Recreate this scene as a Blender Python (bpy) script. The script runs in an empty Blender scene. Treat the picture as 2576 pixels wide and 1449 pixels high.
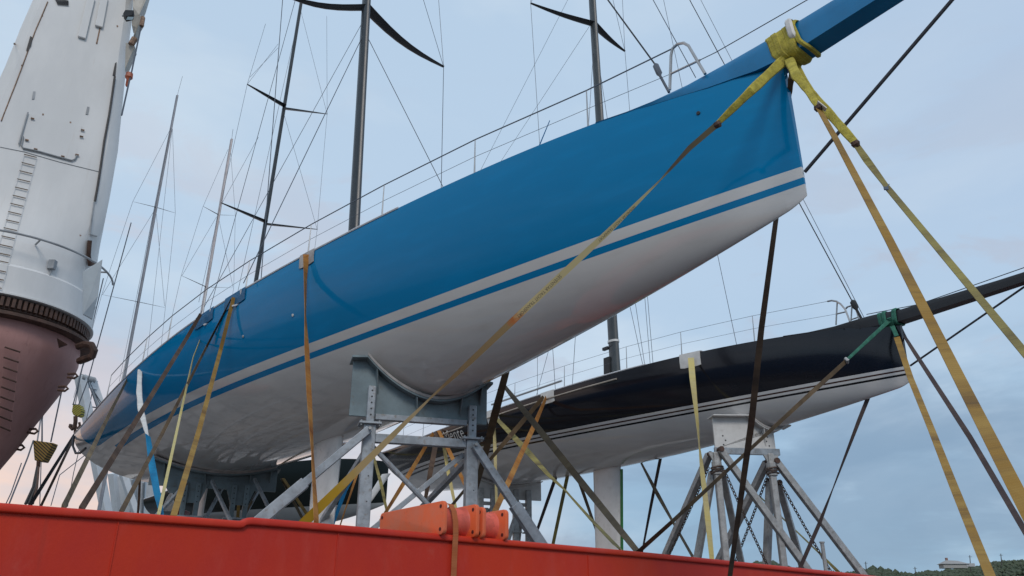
import bpy, bmesh, math, random
from mathutils import Vector as V, Matrix as M
from mathutils.bvhtree import BVHTree
R = math.radians
random.seed(7)
C = bpy.context.scene.collection
S = bpy.context.scene
# ------------------------------------------------------------------ camera, sky, sun
FPX, PITCH, CX, CY = 2040.0, R(23.0), 1288.0, 724.5          # measured in a 2576 x 1449 frame
cam = bpy.data.cameras.new('camera'); co = bpy.data.objects.new('camera', cam); C.objects.link(co)
cam.sensor_width = 36; cam.lens = 36*FPX/2576; cam.clip_start = .1; cam.clip_end = 6000
co.rotation_euler = (R(90)+PITCH, 0, 0); S.camera = co
S.view_settings.view_transform = 'Standard'; S.view_settings.look = 'None'
S.view_settings.exposure = 0.22; S.view_settings.gamma = 1
S.cycles.max_bounces = 8; S.cycles.use_denoising = True
SUN_EL, SUN_AZ = R(40), R(176)                                # azimuth from +Y towards +X
W = bpy.data.worlds.new('World'); S.world = W; W.use_nodes = True
wt = W.node_tree; wn = wt.nodes; wl = wt.links; wn.clear()
def wnode(t, **k):
    n = wn.new(t)
    for a, b in k.items(): setattr(n, a, b)
    return n
def wmath(op, a, b=None, clamp=False):
    n = wnode('ShaderNodeMath', operation=op, use_clamp=clamp)
    for i, x in enumerate((a, b)):
        if x is None: continue
        if isinstance(x, (int, float)): n.inputs[i].default_value = x
        else: wl.new(x, n.inputs[i])
    return n.outputs[0]
def wmix(f, a, b):
    n = wnode('ShaderNodeMix', data_type='RGBA')
    for i, x in ((0, f), (6, a), (7, b)):
        if isinstance(x, (int, float)): n.inputs[i].default_value = x
        elif isinstance(x, tuple): n.inputs[i].default_value = (*x, 1)
        else: wl.new(x, n.inputs[i])
    return n.outputs[2]
def wramp(f, stops, cyc='EASE'):
    n = wnode('ShaderNodeMapRange', interpolation_type='SMOOTHSTEP')
    wl.new(f, n.inputs[0]); n.inputs[1].default_value, n.inputs[2].default_value = stops
    return n.outputs[0]
sky = wnode('ShaderNodeTexSky', sky_type='NISHITA', sun_disc=False)
sky.sun_elevation = SUN_EL; sky.sun_rotation = SUN_AZ; sky.air_density = 1.0; sky.dust_density = 1.5
tc = wnode('ShaderNodeTexCoord'); sep = wnode('ShaderNodeSeparateXYZ'); wl.new(tc.outputs['Generated'], sep.inputs[0])
X, Y, Z = sep.outputs
def wnoise(scale, detail, rough, stretch, off=0.0, dist=0.0):
    mp = wnode('ShaderNodeMapping'); wl.new(tc.outputs['Generated'], mp.inputs[0])
    mp.inputs['Scale'].default_value = (1, 1, stretch); mp.inputs['Location'].default_value = (off, off*.7, off*.3)
    n = wnode('ShaderNodeTexNoise'); wl.new(mp.outputs[0], n.inputs[0])
    n.inputs['Scale'].default_value = scale; n.inputs['Detail'].default_value = detail
    n.inputs['Roughness'].default_value = rough; n.inputs['Distortion'].default_value = dist
    return n.outputs[0]
K = 10.0
def kc(r, g, b): return (r*K, g*K, b*K)
low = wramp(Z, (0.02, 0.42))
base = wmix(low, kc(.245, .405, .560), kc(.435, .565, .715))      # lower sky deeper, higher sky paler
big = wramp(wnoise(2.3, 5, .55, 2.4, 3.1, .3), (.44, .66))
base = wmix(wmath('MULTIPLY', big, .75), base, kc(.560, .660, .760))  # broad pale veil
lowband = wmath('SUBTRACT', 1.0, wramp(Z, (.10, .40)))
dark = wmath('MULTIPLY', wramp(wnoise(3.4, 6, .58, 3.2, 9.4, .4), (.45, .60)), lowband)
base = wmix(wmath('MULTIPLY', dark, .80), base, kc(.225, .325, .450))  # grey-blue cloud banks low down
left = wramp(wmath('ADD', wmath('MULTIPLY', X, -.80), wmath('MULTIPLY', Y, .60)), (.45, .97))
glow = wmath('MULTIPLY', left, wmath('SUBTRACT', 1.0, wramp(Z, (.09, .36))))
base = wmix(wmath('MULTIPLY', left, .30), base, kc(.500, .610, .720))
peach = wramp(wnoise(4.2, 5, .55, 3.4, 5.7, .3), (.30, .62))
base = wmix(wmath('MULTIPLY', glow, wmath('ADD', wmath('MULTIPLY', peach, .55), .45)), base, kc(.95, .63, .47))
right = wramp(X, (.05, .62))
base = wmix(wmath('MULTIPLY', right, wmath('MULTIPLY', .75, wramp(Z, (.25, .55)))), base, kc(.375, .495, .665))
bank = wmath('MULTIPLY', wramp(wnoise(2.6, 6, .6, 3.0, 21.0, .5), (.36, .60)), wmath('MULTIPLY', wramp(X, (.0, .30)), wmath('SUBTRACT', 1.0, wramp(Z, (.14, .36)))))
base = wmix(wmath('MULTIPLY', bank, .85), base, kc(.200, .305, .435))
puff = wmath('MULTIPLY', wramp(wnoise(5.5, 6, .6, 2.6, 14.2, .5), (.49, .63)), wmath('SUBTRACT', 1.0, wramp(Z, (.34, .66))))
puff = wmath('MULTIPLY', puff, wmath('MAXIMUM', wramp(X, (.05, -.25)), wramp(Z, (.20, .32))))
base = wmix(wmath('MULTIPLY', puff, .60), base, wmix(left, kc(.430, .475, .570), kc(.560, .530, .575)))   # loose greyer puffs
final = wmix(.93, sky.outputs[0], base)
bg = wnode('ShaderNodeBackground'); bg.inputs[1].default_value = 0.1; wl.new(final, bg.inputs[0])
wl.new(bg.outputs[0], wnode('ShaderNodeOutputWorld').inputs[0])
sl = bpy.data.lights.new('sun', 'SUN'); sl.energy = 1.1; sl.angle = R(20); sl.color = (1, .93, .86)
so = bpy.data.objects.new('sun', sl); C.objects.link(so)
so.rotation_euler = (R(90)-SUN_EL, 0, R(180)-SUN_AZ)
so.rotation_euler = V((-math.sin(SUN_AZ)*math.cos(SUN_EL), -math.cos(SUN_AZ)*math.cos(SUN_EL), -math.sin(SUN_EL))).to_track_quat('-Z', 'Y').to_euler()
# ------------------------------------------------------------------ pixel rays
cP, sP = math.cos(PITCH), math.sin(PITCH)
def ray(x, y):
    a, b = (x-CX)/FPX, (CY-y)/FPX
    return V((a, cP-b*sP, sP+b*cP))
def at(x, y, t): return ray(x, y)*t
def at_z(x, y, z): r = ray(x, y); return r*(z/r.z)
def pix(p):
    d = p.y*cP+p.z*sP
    return CX+FPX*p.x/d, CY-FPX*(-p.y*sP+p.z*cP)/d
def depth(p): return p.y*cP+p.z*sP
# ------------------------------------------------------------------ mesh builder
class MB:
    def __init__(s): s.v = []; s.f = []; s.uv = {}
    def add(s, vs, fs):
        o = len(s.v); s.v += [V(v) for v in vs]; s.f += [tuple(i+o for i in f) for f in fs]; return s
    def box(s, c, h, ax=None):
        c = V(c); ax = ax or (V((1, 0, 0)), V((0, 1, 0)), V((0, 0, 1)))
        vs = [c+ax[0]*h[0]*i+ax[1]*h[1]*j+ax[2]*h[2]*k for i in (-1, 1) for j in (-1, 1) for k in (-1, 1)]
        return s.add(vs, [(0, 1, 3, 2), (4, 6, 7, 5), (0, 4, 5, 1), (2, 3, 7, 6), (0, 2, 6, 4), (1, 5, 7, 3)])
    def beam(s, a, b, w, h=None, up=(0, 0, 1)):
        a, b = V(a), V(b); h = h or w; d = b-a; L = d.length; d.normalize()
        u = V(up); x = d.cross(u)
        if x.length < 1e-3: x = d.cross(V((1, 0, 0)))
        x.normalize(); y = x.cross(d)
        return s.box((a+b)/2, (L/2, w/2, h/2), (d, x, y))
    def tube(s, pts, r, n=6, cap=True):
        pts = [V(p) for p in pts]; rs = r if isinstance(r, (list, tuple)) else [r]*len(pts)
        o = len(s.v); px = None
        for i, p in enumerate(pts):
            d = (pts[min(i+1, len(pts)-1)]-pts[max(i-1, 0)]).normalized()
            if px is None:
                px = d.cross(V((0, 0, 1)))
                if px.length < .05: px = d.cross(V((1, 0, 0)))
            px = (px-d*px.dot(d)).normalized(); py = d.cross(px)
            for k in range(n):
                a = 2*math.pi*k/n; s.v.append(p+(px*math.cos(a)+py*math.sin(a))*rs[i])
        for i in range(len(pts)-1):
            for k in range(n):
                a = o+i*n+k; b = o+i*n+(k+1) % n; s.f.append((a, b, b+n, a+n))
        if cap:
            s.f.append(tuple(o+k for k in reversed(range(n)))); s.f.append(tuple(o+(len(pts)-1)*n+k for k in range(n)))
        return s
    def loft(s, rings, cap=True, closed=True):
        o = len(s.v); n = len(rings[0])
        for r in rings: s.v += [V(p) for p in r]
        for i in range(len(rings)-1):
            for k in range(n if closed else n-1):
                a = o+i*n+k; b = o+i*n+(k+1) % n; s.f.append((a, b, b+n, a+n))
        if cap and closed:
            s.f.append(tuple(o+k for k in reversed(range(n)))); s.f.append(tuple(o+(len(rings)-1)*n+k for k in range(n)))
        return s
    def prism(s, poly, d):
        d = V(d); n = len(poly); o = len(s.v)
        s.v += [V(p) for p in poly]+[V(p)+d for p in poly]
        s.f += [tuple(o+i for i in range(n)), tuple(o+n+i for i in reversed(range(n)))]
        s.f += [(o+i, o+n+i, o+n+(i+1) % n, o+(i+1) % n) for i in range(n)]
        return s
    def lathe(s, prof, c, n=48):
        c = V(c)
        return s.loft([[c+V((r*math.cos(2*math.pi*k/n), r*math.sin(2*math.pi*k/n), z)) for k in range(n)] for r, z in prof])
    def bvh(s): return BVHTree.FromPolygons(s.v, s.f)
def obj(name, mb, mat, parent=None, smooth=False, bevel=0, origin=None, angle=35):
    me = bpy.data.meshes.new(name)
    o0 = V(origin) if origin is not None else V((0, 0, 0))
    me.from_pydata([v-o0 for v in mb.v], [], mb.f); me.validate()
    bm = bmesh.new(); bm.from_mesh(me); bmesh.ops.recalc_face_normals(bm, faces=bm.faces)
    if bevel: bmesh.ops.bevel(bm, geom=[e for e in bm.edges if e.is_manifold and e.calc_face_angle(0) > .5], offset=bevel, segments=2, affect='EDGES', profile=.5, clamp_overlap=True)
    for f in bm.faces: f.smooth = bool(smooth)
    if smooth:
        for e in bm.edges:
            if e.is_manifold and e.calc_face_angle(0) > R(angle): e.smooth = False
    bm.to_mesh(me); bm.free()
    if getattr(mb, 'uvv', None) and len(me.vertices) == len(mb.uvv):
        ul = me.uv_layers.new(name='UV')
        for lp in me.loops: ul.data[lp.index].uv = mb.uvv[lp.vertex_index]
    if mat: me.materials.append(mat)
    o = bpy.data.objects.new(name, me); C.objects.link(o)
    o.location = o0
    if parent: o.parent = parent
    return o
def tag(o, label=None, cat=None, group=None, kind=None):
    for k, x in (('label', label), ('category', cat), ('group', group), ('kind', kind)):
        if x: o[k] = x
    return o
def empty(name, loc=(0, 0, 0)):
    o = bpy.data.objects.new(name, None); C.objects.link(o); o.location = loc; o.empty_display_size = .2
    return o
# ------------------------------------------------------------------ materials
class NT:
    def __init__(s, name):
        s.m = bpy.data.materials.new(name); s.m.use_nodes = True; s.t = s.m.node_tree
        s.b = s.t.nodes['Principled BSDF']; s.co = s.n('ShaderNodeTexCoord')
    def n(s, t, **k):
        n = s.t.nodes.new(t)
        for a, b in k.items(): setattr(n, a, b)
        return n
    def put(s, x, i):
        if isinstance(x, (int, float)): i.default_value = x
        elif isinstance(x, tuple): i.default_value = (*x, 1) if len(x) == 3 and i.type == 'RGBA' else x
        else: s.t.links.new(x, i)
    def math(s, op, a, b=0.0, clamp=False):
        n = s.n('ShaderNodeMath', operation=op, use_clamp=clamp); s.put(a, n.inputs[0]); s.put(b, n.inputs[1]); return n.outputs[0]
    def mix(s, f, a, b):
        n = s.n('ShaderNodeMix', data_type='RGBA'); s.put(f, n.inputs[0]); s.put(a, n.inputs[6]); s.put(b, n.inputs[7]); return n.outputs[2]
    def step(s, x, a, b):
        n = s.n('ShaderNodeMapRange', interpolation_type='SMOOTHSTEP'); s.put(x, n.inputs[0]); n.inputs[1].default_value = a; n.inputs[2].default_value = b; return n.outputs[0]
    def noise(s, scale, detail=4, rough=.55, st=(1, 1, 1), dist=0, co='Object'):
        mp = s.n('ShaderNodeMapping'); s.t.links.new(s.co.outputs[co], mp.inputs[0]); mp.inputs['Scale'].default_value = st
        n = s.n('ShaderNodeTexNoise'); s.t.links.new(mp.outputs[0], n.inputs[0])
        n.inputs['Scale'].default_value = scale; n.inputs['Detail'].default_value = detail; n.inputs['Roughness'].default_value = rough; n.inputs['Distortion'].default_value = dist
        return n.outputs[0]
    def xyz(s, co='Object'):
        n = s.n('ShaderNodeSeparateXYZ'); s.t.links.new(s.co.outputs[co], n.inputs[0]); return n.outputs
    def set(s, **k):
        for a, x in k.items(): s.put(x, s.b.inputs[{'col': 'Base Color', 'rough': 'Roughness', 'metal': 'Metallic', 'coat': 'Coat Weight', 'coatr': 'Coat Roughness', 'spec': 'Specular IOR Level'}[a]])
        return s
    def bump(s, h, dist=.01, strength=.5):
        n = s.n('ShaderNodeBump'); s.put(h, n.inputs['Height']); n.inputs['Distance'].default_value = dist; n.inputs['Strength'].default_value = strength
        s.t.links.new(n.outputs[0], s.b.inputs['Normal']); return s
def paint(name, c, rough=.45, metal=0., var=.18, scale=3., dirt=None, dirt_amt=.35, bump=0., st=(1, 1, 1), coat=0.):
    m = NT(name); a = m.noise(scale, 5, .6, st)
    col = m.mix(m.step(a, .3, .7), tuple(x*(1-var) for x in c), tuple(min(1, x*(1+var)) for x in c))
    if dirt: col = m.mix(m.math('MULTIPLY', m.step(m.noise(scale*2.3, 6, .65, st), .52, .72), dirt_amt), col, dirt)
    m.set(col=col, rough=m.math('ADD', m.math('MULTIPLY', a, .2), rough-.1), metal=metal, coat=coat)
    if bump: m.bump(m.noise(scale*9, 4, .6), .01, bump)
    return m.m
m_steel = paint('galvanised_steel', (.30, .33, .36), .5, .25, .22, 5, (.19, .155, .12), .65, .25)
m_cradle = paint('grey_cradle_paint', (.15, .20, .22), .42, 0, .18, 2.5, (.115, .10, .085), .6, .2)
m_white_steel = paint('white_stand_paint', (.62, .61, .59), .4, 0, .08, 3, (.40, .37, .34), .4)
m_zinc = paint('zinc_tube', (.37, .37, .365), .5, .25, .2, 6, (.22, .18, .14), .65, .25)
m_carbon = paint('carbon_mast', (.018, .024, .030), .34, 0, .25, 2)
m_carbon2 = paint('dark_spreader', (.022, .022, .024), .4, 0, .25, 2)
m_alloy = paint('alloy_mast', (.22, .225, .25), .4, .3, .12, 2)
m_alloy2 = paint('pale_mast', (.42, .38, .38), .4, .2, .12, 2)
m_wire = paint('rigging_wire', (.10, .11, .13), .45, .5, .1, 2)
m_rope = paint('dark_rope', (.035, .035, .045), .6, 0, .3, 8)
m_inox = paint('stainless_tube', (.42, .41, .40), .3, .7, .1, 3)
m_deck = paint('pale_deck', (.45, .47, .50), .5, 0, .08, 2)
m_rail = paint('pale_gunwale', (.62, .62, .64), .4, 0, .06, 2)
m_pad = paint('grey_felt_pad', (.34, .32, .31), .8, 0, .2, 5)
m_padw = paint('white_plastic_pad', (.62, .60, .57), .5, 0, .1, 5)
m_chain = paint('rusty_chain', (.10, .075, .065), .6, .4, .35, 9)
m_black = paint('black_rubber', (.015, .015, .017), .6)
m_quay = paint('quay_concrete', (.20, .19, .175), .85, 0, .2, .6, (.20, .19, .17), .5, .3)
m_shipdeck = paint('ship_deck_paint', (.20, .165, .145), .6, 0, .2, .5, (.2, .09, .05), .4)
m_rust = paint('rusty_brown_steel', (.085, .045, .032), .7, .1, .35, 6, (.03, .025, .022), .6, .4)
m_glass = paint('lamp_glass', (.25, .33, .36), .15, 0, .1, 2)
m_hook = paint('orange_hook', (.35, .08, .03), .5, 0, .3, 8)
def webbing_mat(name, cols, scale=2.0, edge=(.05, .04, .03)):
    """woven lashing strap: patches of the given colours along its length, fine weave, dirty edges"""
    m = NT(name); uv = m.xyz('UV')
    def nz(sc, off):
        mp = m.n('ShaderNodeCombineXYZ'); m.put(m.math('ADD', uv[0], off), mp.inputs[0]); m.put(m.math('MULTIPLY', uv[1], .06), mp.inputs[1])
        n = m.n('ShaderNodeTexNoise'); m.t.links.new(mp.outputs[0], n.inputs[0]); n.inputs['Scale'].default_value = sc; n.inputs['Detail'].default_value = 5; n.inputs['Roughness'].default_value = .65
        return n.outputs[0]
    col = cols[0]
    for i, c in enumerate(cols[1:]): col = m.mix(m.step(nz(scale, 7.3*i), .42, .62), col, c)
    col = m.mix(m.math('MULTIPLY', m.step(nz(scale*9, 3.), .5, .75), .45), col, edge)
    m.set(col=col, rough=.75, spec=.3)
    m.bump(m.math('SINE', m.math('MULTIPLY', uv[0], 300.)), .002, .25)
    return m.m
w_gold = webbing_mat('gold_webbing', [(.29, .165, .035), (.17, .10, .035), (.32, .20, .055)])
w_orange = webbing_mat('orange_webbing', [(.38, .16, .035), (.26, .10, .03), (.42, .21, .06)])
w_brown = webbing_mat('brown_webbing', [(.085, .052, .036), (.055, .036, .028), (.12, .075, .05)])
w_umber = webbing_mat('umber_webbing', [(.12, .080, .045), (.075, .052, .034), (.15, .10, .055)])
w_olive = webbing_mat('olive_webbing', [(.24, .20, .07), (.12, .095, .05), (.28, .24, .08)])
w_cream = webbing_mat('cream_webbing', [(.52, .44, .20), (.44, .36, .18), (.56, .48, .26)], 1.5, (.2, .15, .08))
w_khaki = webbing_mat('khaki_webbing', [(.17, .13, .085), (.12, .09, .062), (.21, .16, .095)])
w_blue = webbing_mat('blue_webbing', [(.010, .22, .42), (.012, .18, .36)], 1.5, (.01, .1, .2))
w_black = webbing_mat('black_webbing', [(.02, .02, .022), (.03, .03, .032)])
w_yellow = webbing_mat('yellow_sling', [(.52, .43, .05), (.44, .38, .08), (.58, .50, .12)], 3, (.16, .12, .05))
w_green = webbing_mat('green_sling', [(.045, .24, .16), (.07, .20, .15), (.16, .24, .18)], 3, (.03, .06, .05))
w_plum = webbing_mat('plum_webbing', [(.062, .045, .045), (.085, .058, .05), (.05, .035, .035)])
w_pale = webbing_mat('pale_yellow_webbing', [(.55, .47, .22), (.50, .42, .22), (.58, .48, .18)], 1.5, (.3, .24, .1))
# ------------------------------------------------------------------ yacht hull form
BLUE = dict(L=22.0, bb=-0.6992, Bm=2.7748, bt=0.9565, um=0.3299, pw=2.0938, s0=1.007, s1=1.679, s2=2.2161, s3=2.065, k0=-0.1247, k1=-0.6192, k2=-0.6851, k3=0.0774, n0=1.9945, n1=1.7846, w=0.5389, b1=0.3822, b2=0.3147, sl=-0.0063, yaw=-0.8597, pit=0.0186, rol=-0.0139, bx=3.5586, by=8.5604, bz=4.7076)
BLACK = dict(L=22.0, b1=0.3, bb=-0.263, Bm=2.7001, bt=0.8371, um=0.2667, pw=1.7329, s0=1.3165, s1=1.3466, s2=1.7411, s3=1.4477, k0=-0.0656, k1=-0.4491, k2=-0.4588, k3=0.0771, n0=1.5711, n1=1.9594, w=0.4876, b2=0.3079, sl=-0.0002, yaw=-0.9849, pit=-0.034, rol=-0.0063, bx=8.5426, by=16.8132, bz=4.8118)
HP = math.pi/2
def lag(u, v):
    k = (0, 1/3, 2/3, 1); r = 0
    for i in range(4):
        t = v[i]
        for j in range(4):
            if j != i: t *= (u-k[j])/(k[i]-k[j])
        r += t
    return r
def h_B(p, u):
    f = 1-abs((u-p['um'])/(1-p['um']))**p['pw'] if u > p['um'] else 1-(1-p['bt'])*((p['um']-u)/p['um'])**2
    return max(.03, p['Bm']*(f*.985+.015)+p['bb']*16*u*u*(1-u)**2*(2*u-.7))
def h_s(p, u): return lag(u, (p['s0'], p['s1'], p['s2'], p['s3']))
def h_k(p, u):
    z = lag(u, (p['k0'], p['k1'], p['k2'], p['k3']))
    return z+(.06*((u-.985)/.015)**2 if u > .985 else 0)
def h_n(p, u): return p['n0']*(1-u)+p['n1']*u
def h_y(p, u, z):
    zk, zs = h_k(p, u), h_s(p, u); r = min(1, max(0, 1-(z-zk)/(zs-zk))); n = h_n(p, u)
    return h_B(p, u)*max(0, 1-r**n)**(1/n)
def h_pt(p, u, t, side):
    e = 2/h_n(p, u); zk, zs = h_k(p, u), h_s(p, u)
    return V((u*p['L'], side*h_B(p, u)*max(0, math.cos(t))**e, zk+(zs-zk)*(1-math.sin(t)**e)))
def y_matrix(p):
    m = M.Rotation(p['yaw'], 4, 'Z') @ M.Rotation(-p['pit'], 4, 'Y') @ M.Rotation(p['rol'], 4, 'X')
    return M.Translation(V((p['bx'], p['by'], p['bz']))) @ m @ M.Translation(V((-p['L'], 0, 0)))
class Yacht:
    def __init__(s, p, name, label, group='racing yachts on deck cradles'):
        s.p = p; s.m = y_matrix(p); s.inv = s.m.inverted(); s.o = empty(name); s.o.matrix_world = s.m
        tag(s.o, label, 'yacht', group)
    def w(s, l): return s.m @ V(l)
    def unp(s, x, y, ax, val):
        o = s.inv @ V((0, 0, 0)); r = s.inv.to_3x3() @ ray(x, y); t = (val-o[ax])/r[ax]; return o+r*t
    def sheer_at(s, x, y, side=-1):
        best = None
        for i in range(400):
            u = i/399; l = V((u*s.p['L'], side*h_B(s.p, u), h_s(s.p, u))); q = pix(s.w(l)); d = (q[0]-x)**2+(q[1]-y)**2
            if best is None or d < best[0]: best = (d, u, l)
        return best[1], best[2]
    def part(s, name, mb, mat, parent=None, **k): return obj(name, mb, mat, parent or s.o, **k)
    def hull(s, mat, mat_deck, mat_rail, rail_r=.022):
        p = s.p; NU, NT_ = 96, 26
        us = [i/80 for i in range(80)]+[1-.0125*(1-(k/16)) for k in range(17)]
        us = sorted(set([round(u, 6) for u in us])); mb = MB(); rings = []
        for u in us:
            a = [h_pt(p, u, HP*j/NT_, -1) for j in range(NT_+1)]; b = [h_pt(p, u, HP*j/NT_, 1) for j in range(NT_)]
            rings.append(a+b[::-1])
        mb.loft(rings, cap=False, closed=False)
        o = len(mb.v); n = len(rings[0])
        mb.f.append(tuple(range(n)))                                   # transom
        mb.f.append(tuple(reversed(range(o-n, o))))                    # stem face
        s.hull_mb = mb; s.bvh_local = mb.bvh()
        h = s.part('hull', mb, mat, smooth=True, angle=50)
        d = MB(); rr = []
        for u in us:
            B, z = h_B(p, u), h_s(p, u)
            rr.append([V((u*p['L'], B*c*.995, z-.004+.06*min(1, B)*(1-c*c))) for c in (-1, -.8, -.5, 0, .5, .8, 1)])
        d.loft(rr, cap=False, closed=False); s.part('deck', d, mat_deck, smooth=True)
        g = MB()
        for sd in (-1, 1): g.tube([V((u*p['L'], sd*h_B(p, u), h_s(p, u)+.006)) for u in us[:-10:2] if u < .72], rail_r, 6)
        s.part('gunwale', g, mat_rail, smooth=True)
        return h
    def mast(s, base, top, r0, r1, mat, n=14):
        s.mb0, s.mt = V(base), V(top); mb = MB(); d = s.mt-s.mb0; rings = []
        for i in range(9):
            f = i/8; c = s.mb0+d*f; a, b = r0*(1-f)+r1*f, (r0*(1-f)+r1*f)*.72
            rings.append([c+V((a*1.25*math.cos(2*math.pi*k/n), b*math.sin(2*math.pi*k/n), 0)) for k in range(n)])
        s.mast_o = s.part('mast', mb.loft(rings), mat, smooth=True); return s.mast_o
    def on_mast(s, z): f = (z-s.mb0.z)/(s.mt.z-s.mb0.z); return s.mb0+(s.mt-s.mb0)*f
    def spreader(s, pts, chord, mat, thick=.25):
        mb = MB(); rings = []; n = 10
        for i, p in enumerate(pts):
            f = i/(len(pts)-1); c = chord*(1-.72*f**1.4); p = V(p)
            rings.append([p+V((c/2*math.cos(2*math.pi*k/n), 0, c/2*thick*math.sin(2*math.pi*k/n))) for k in range(n)])
        return s.part('spreader', mb.loft(rings), mat, s.mast_o, smooth=True)
    def wires(s, name, lines, r, mat=None, parent=None):
        """each line its own part"""
        for a in lines: s.part(name, MB().tube(a, r, 5), mat or m_wire, parent)
def lifelines(Y, us, top, mid, side, r0=.007, r1=.004, post=.016, mat=None):
    """stanchions along the sheer with an upper and a lower wire"""
    tops, mids = [], []
    for u in us:
        b = V((u*Y.p['L'], side*(h_B(Y.p, u)-.04), h_s(Y.p, u))); t = b+V((0, 0, top)); m = b+V((0, 0, mid))
        Y.part('stanchion', MB().tube([b, t], [post, post*.55], 8), mat or m_inox, smooth=True)
        tops.append(t); mids.append(m)
    return tops, mids
def two_tone(name, p, top, low, stripe, bands, end_x=None, end_r=.8, rough=.05, coat=.0, spec=.20):
    """topside colour above a boot line, white below, narrow bands in between; heights follow the hull's own z"""
    m = NT(name); x, y, z = m.xyz(); q = m.math('SUBTRACT', z, m.math('MULTIPLY', m.math('SUBTRACT', p['L'], x), p['sl']))
    if end_x is None: up = m.math('GREATER_THAN', q, p['w'])
    else:
        dx = m.math('MINIMUM', m.math('SUBTRACT', x, end_x+end_r), 0.0); dq = m.math('MINIMUM', m.math('SUBTRACT', q, p['w']+end_r*.45), 0.0)
        dq = m.math('DIVIDE', dq, .45)
        up = m.math('LESS_THAN', m.math('SQRT', m.math('ADD', m.math('MULTIPLY', dx, dx), m.math('MULTIPLY', dq, dq))), end_r)
    grime = m.noise(.55, 6, .62, (1, 1, 2.2)); fine = m.noise(2.2, 5, .6, (.5, 1, 3))
    lowc = m.mix(m.math('MULTIPLY', m.step(grime, .40, .70), .35), low, tuple(a*.80 for a in low))
    lowc = m.mix(m.math('MULTIPLY', m.step(fine, .52, .74), .16), lowc, (.42, .36, .31))
    topc = m.mix(m.math('MULTIPLY', m.step(fine, .45, .70), .35), top, tuple(a*1.22 for a in top))
    col = m.mix(up, lowc, topc)
    bandk = None
    for a, b, c, x0 in bands:
        k = m.math('MULTIPLY', m.math('LESS_THAN', q, a), m.math('GREATER_THAN', q, b))
        if x0: k = m.math('MULTIPLY', k, m.math('GREATER_THAN', x, x0))
        col = m.mix(k, col, c); bandk = k if bandk is None else m.math('MAXIMUM', bandk, k)
    isw = m.math('SUBTRACT', 1.0, m.math('MAXIMUM', up, bandk) if bandk else up)
    m.set(col=col, rough=m.math('ADD', rough, m.math('MULTIPLY', fine, .08)), coat=m.math('ADD', coat, m.math('MULTIPLY', isw, .70)), coatr=.03, spec=m.math('ADD', spec, m.math('MULTIPLY', isw, .15)))
    m.b.inputs['Coat IOR'].default_value = 1.6
    m.bump(m.math('ADD', m.noise(.8, 3, .5), m.math('MULTIPLY', m.noise(3.5, 3, .5), .12)), .02, .14)
    return m.m

UPZ = V((0, 0, 1))
# ------------------------------------------------------------------ the setting
def sheet(name, pts, z, mat, label=None):
    return tag(obj(name, MB().add([(x, y, z) for x, y in pts], [tuple(range(len(pts)))]), mat), kind='structure')
P0, P1 = at_z(0, 1265, 1.2), at_z(1600, 1387, 1.245)
rd = V((P1.x-P0.x, P1.y-P0.y, 0)).normalized(); rn = V((rd.y, -rd.x, 0))      # along the rail, and outward to the camera
def on_rail(x, y, off=0.0):
    r = ray(x, y); o = P0+rn*off; return r*(rn.dot(o)/rn.dot(r))
def rail_t(x, y): return depth(on_rail(x, y))
def quad_pts(a0, a1, b0, b1): return [(P0+rd*a+rn*b).to_2d() for a, b in ((a0, b0), (a1, b0), (a1, b1), (a0, b1))]
mw = NT('sea_water'); mw.set(col=(.03, .07, .09), rough=.12); mw.bump(mw.noise(.5, 5, .6), .3, .4)
sheet('sea', [(-3000, -3000), (3000, -3000), (3000, 3000), (-3000, 3000)], -4.0, mw.m)
q = MB().box((0, 0, 0), (60, 9, 1.2), (rd, rn, V((0, 0, 1)))); q.v = [v+P0+rd*5+rn*15.6-V((0, 0, P0.z+2.8)) for v in q.v]
tag(obj('quay', q, m_quay, bevel=.05), kind='structure')
d = MB().box((0, 0, 0), (60, 26, .25), (rd, rn, V((0, 0, 1)))); d.v = [v+P0+rd*5-rn*26.1-V((0, 0, P0.z+.25)) for v in d.v]
md_ = NT('reflected_deck_pattern'); br = md_.n('ShaderNodeTexBrick'); md_.t.links.new(md_.co.outputs['Object'], br.inputs[0]); br.inputs['Scale'].default_value = .22; br.inputs['Mortar Size'].default_value = .03  # unseen deck; hatch pattern put in to mottle the reflections in the hulls
br.inputs['Color1'].default_value = (.26, .235, .22, 1); br.inputs['Color2'].default_value = (.13, .12, .115, 1); br.inputs['Mortar'].default_value = (.03, .03, .03, 1)
md_.set(col=md_.mix(md_.math('MULTIPLY', md_.step(md_.noise(.35, 5, .6), .45, .65), .6), br.outputs[0], (.30, .26, .23)), rough=.7); m_shipdeck = md_.m
tag(obj('ship_deck', d, m_shipdeck), kind='structure')
# red bulwark along the ship's edge
mr = NT('red_ship_paint'); a = mr.noise(.5, 6, .6, (1, 1, .55)); b = mr.noise(2.6, 5, .62, (1, 1, .35)); c = mr.noise(14, 5, .7)
col = mr.mix(mr.step(a, .36, .66), (.50, .034, .022), (.58, .043, .015))
col = mr.mix(mr.math('MULTIPLY', mr.step(b, .48, .72), .30), col, (.56, .085, .065))
col = mr.mix(mr.math('MULTIPLY', mr.step(c, .60, .80), .35), col, (.32, .034, .026))
run = mr.noise(3.2, 5, .6, (1, 1, .07)); zz = mr.xyz()[2]
col = mr.mix(mr.math('MULTIPLY', mr.step(run, .60, .74), .35), col, (.36, .045, .030))
col = mr.mix(mr.math('MULTIPLY', mr.step(mr.noise(1.1, 6, .7, (1, 1, .8)), .62, .70), .25), col, (.52, .10, .07))
col = mr.mix(mr.step(mr.noise(34, 3, .6), .735, .77), col, (.20, .05, .035))
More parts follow.
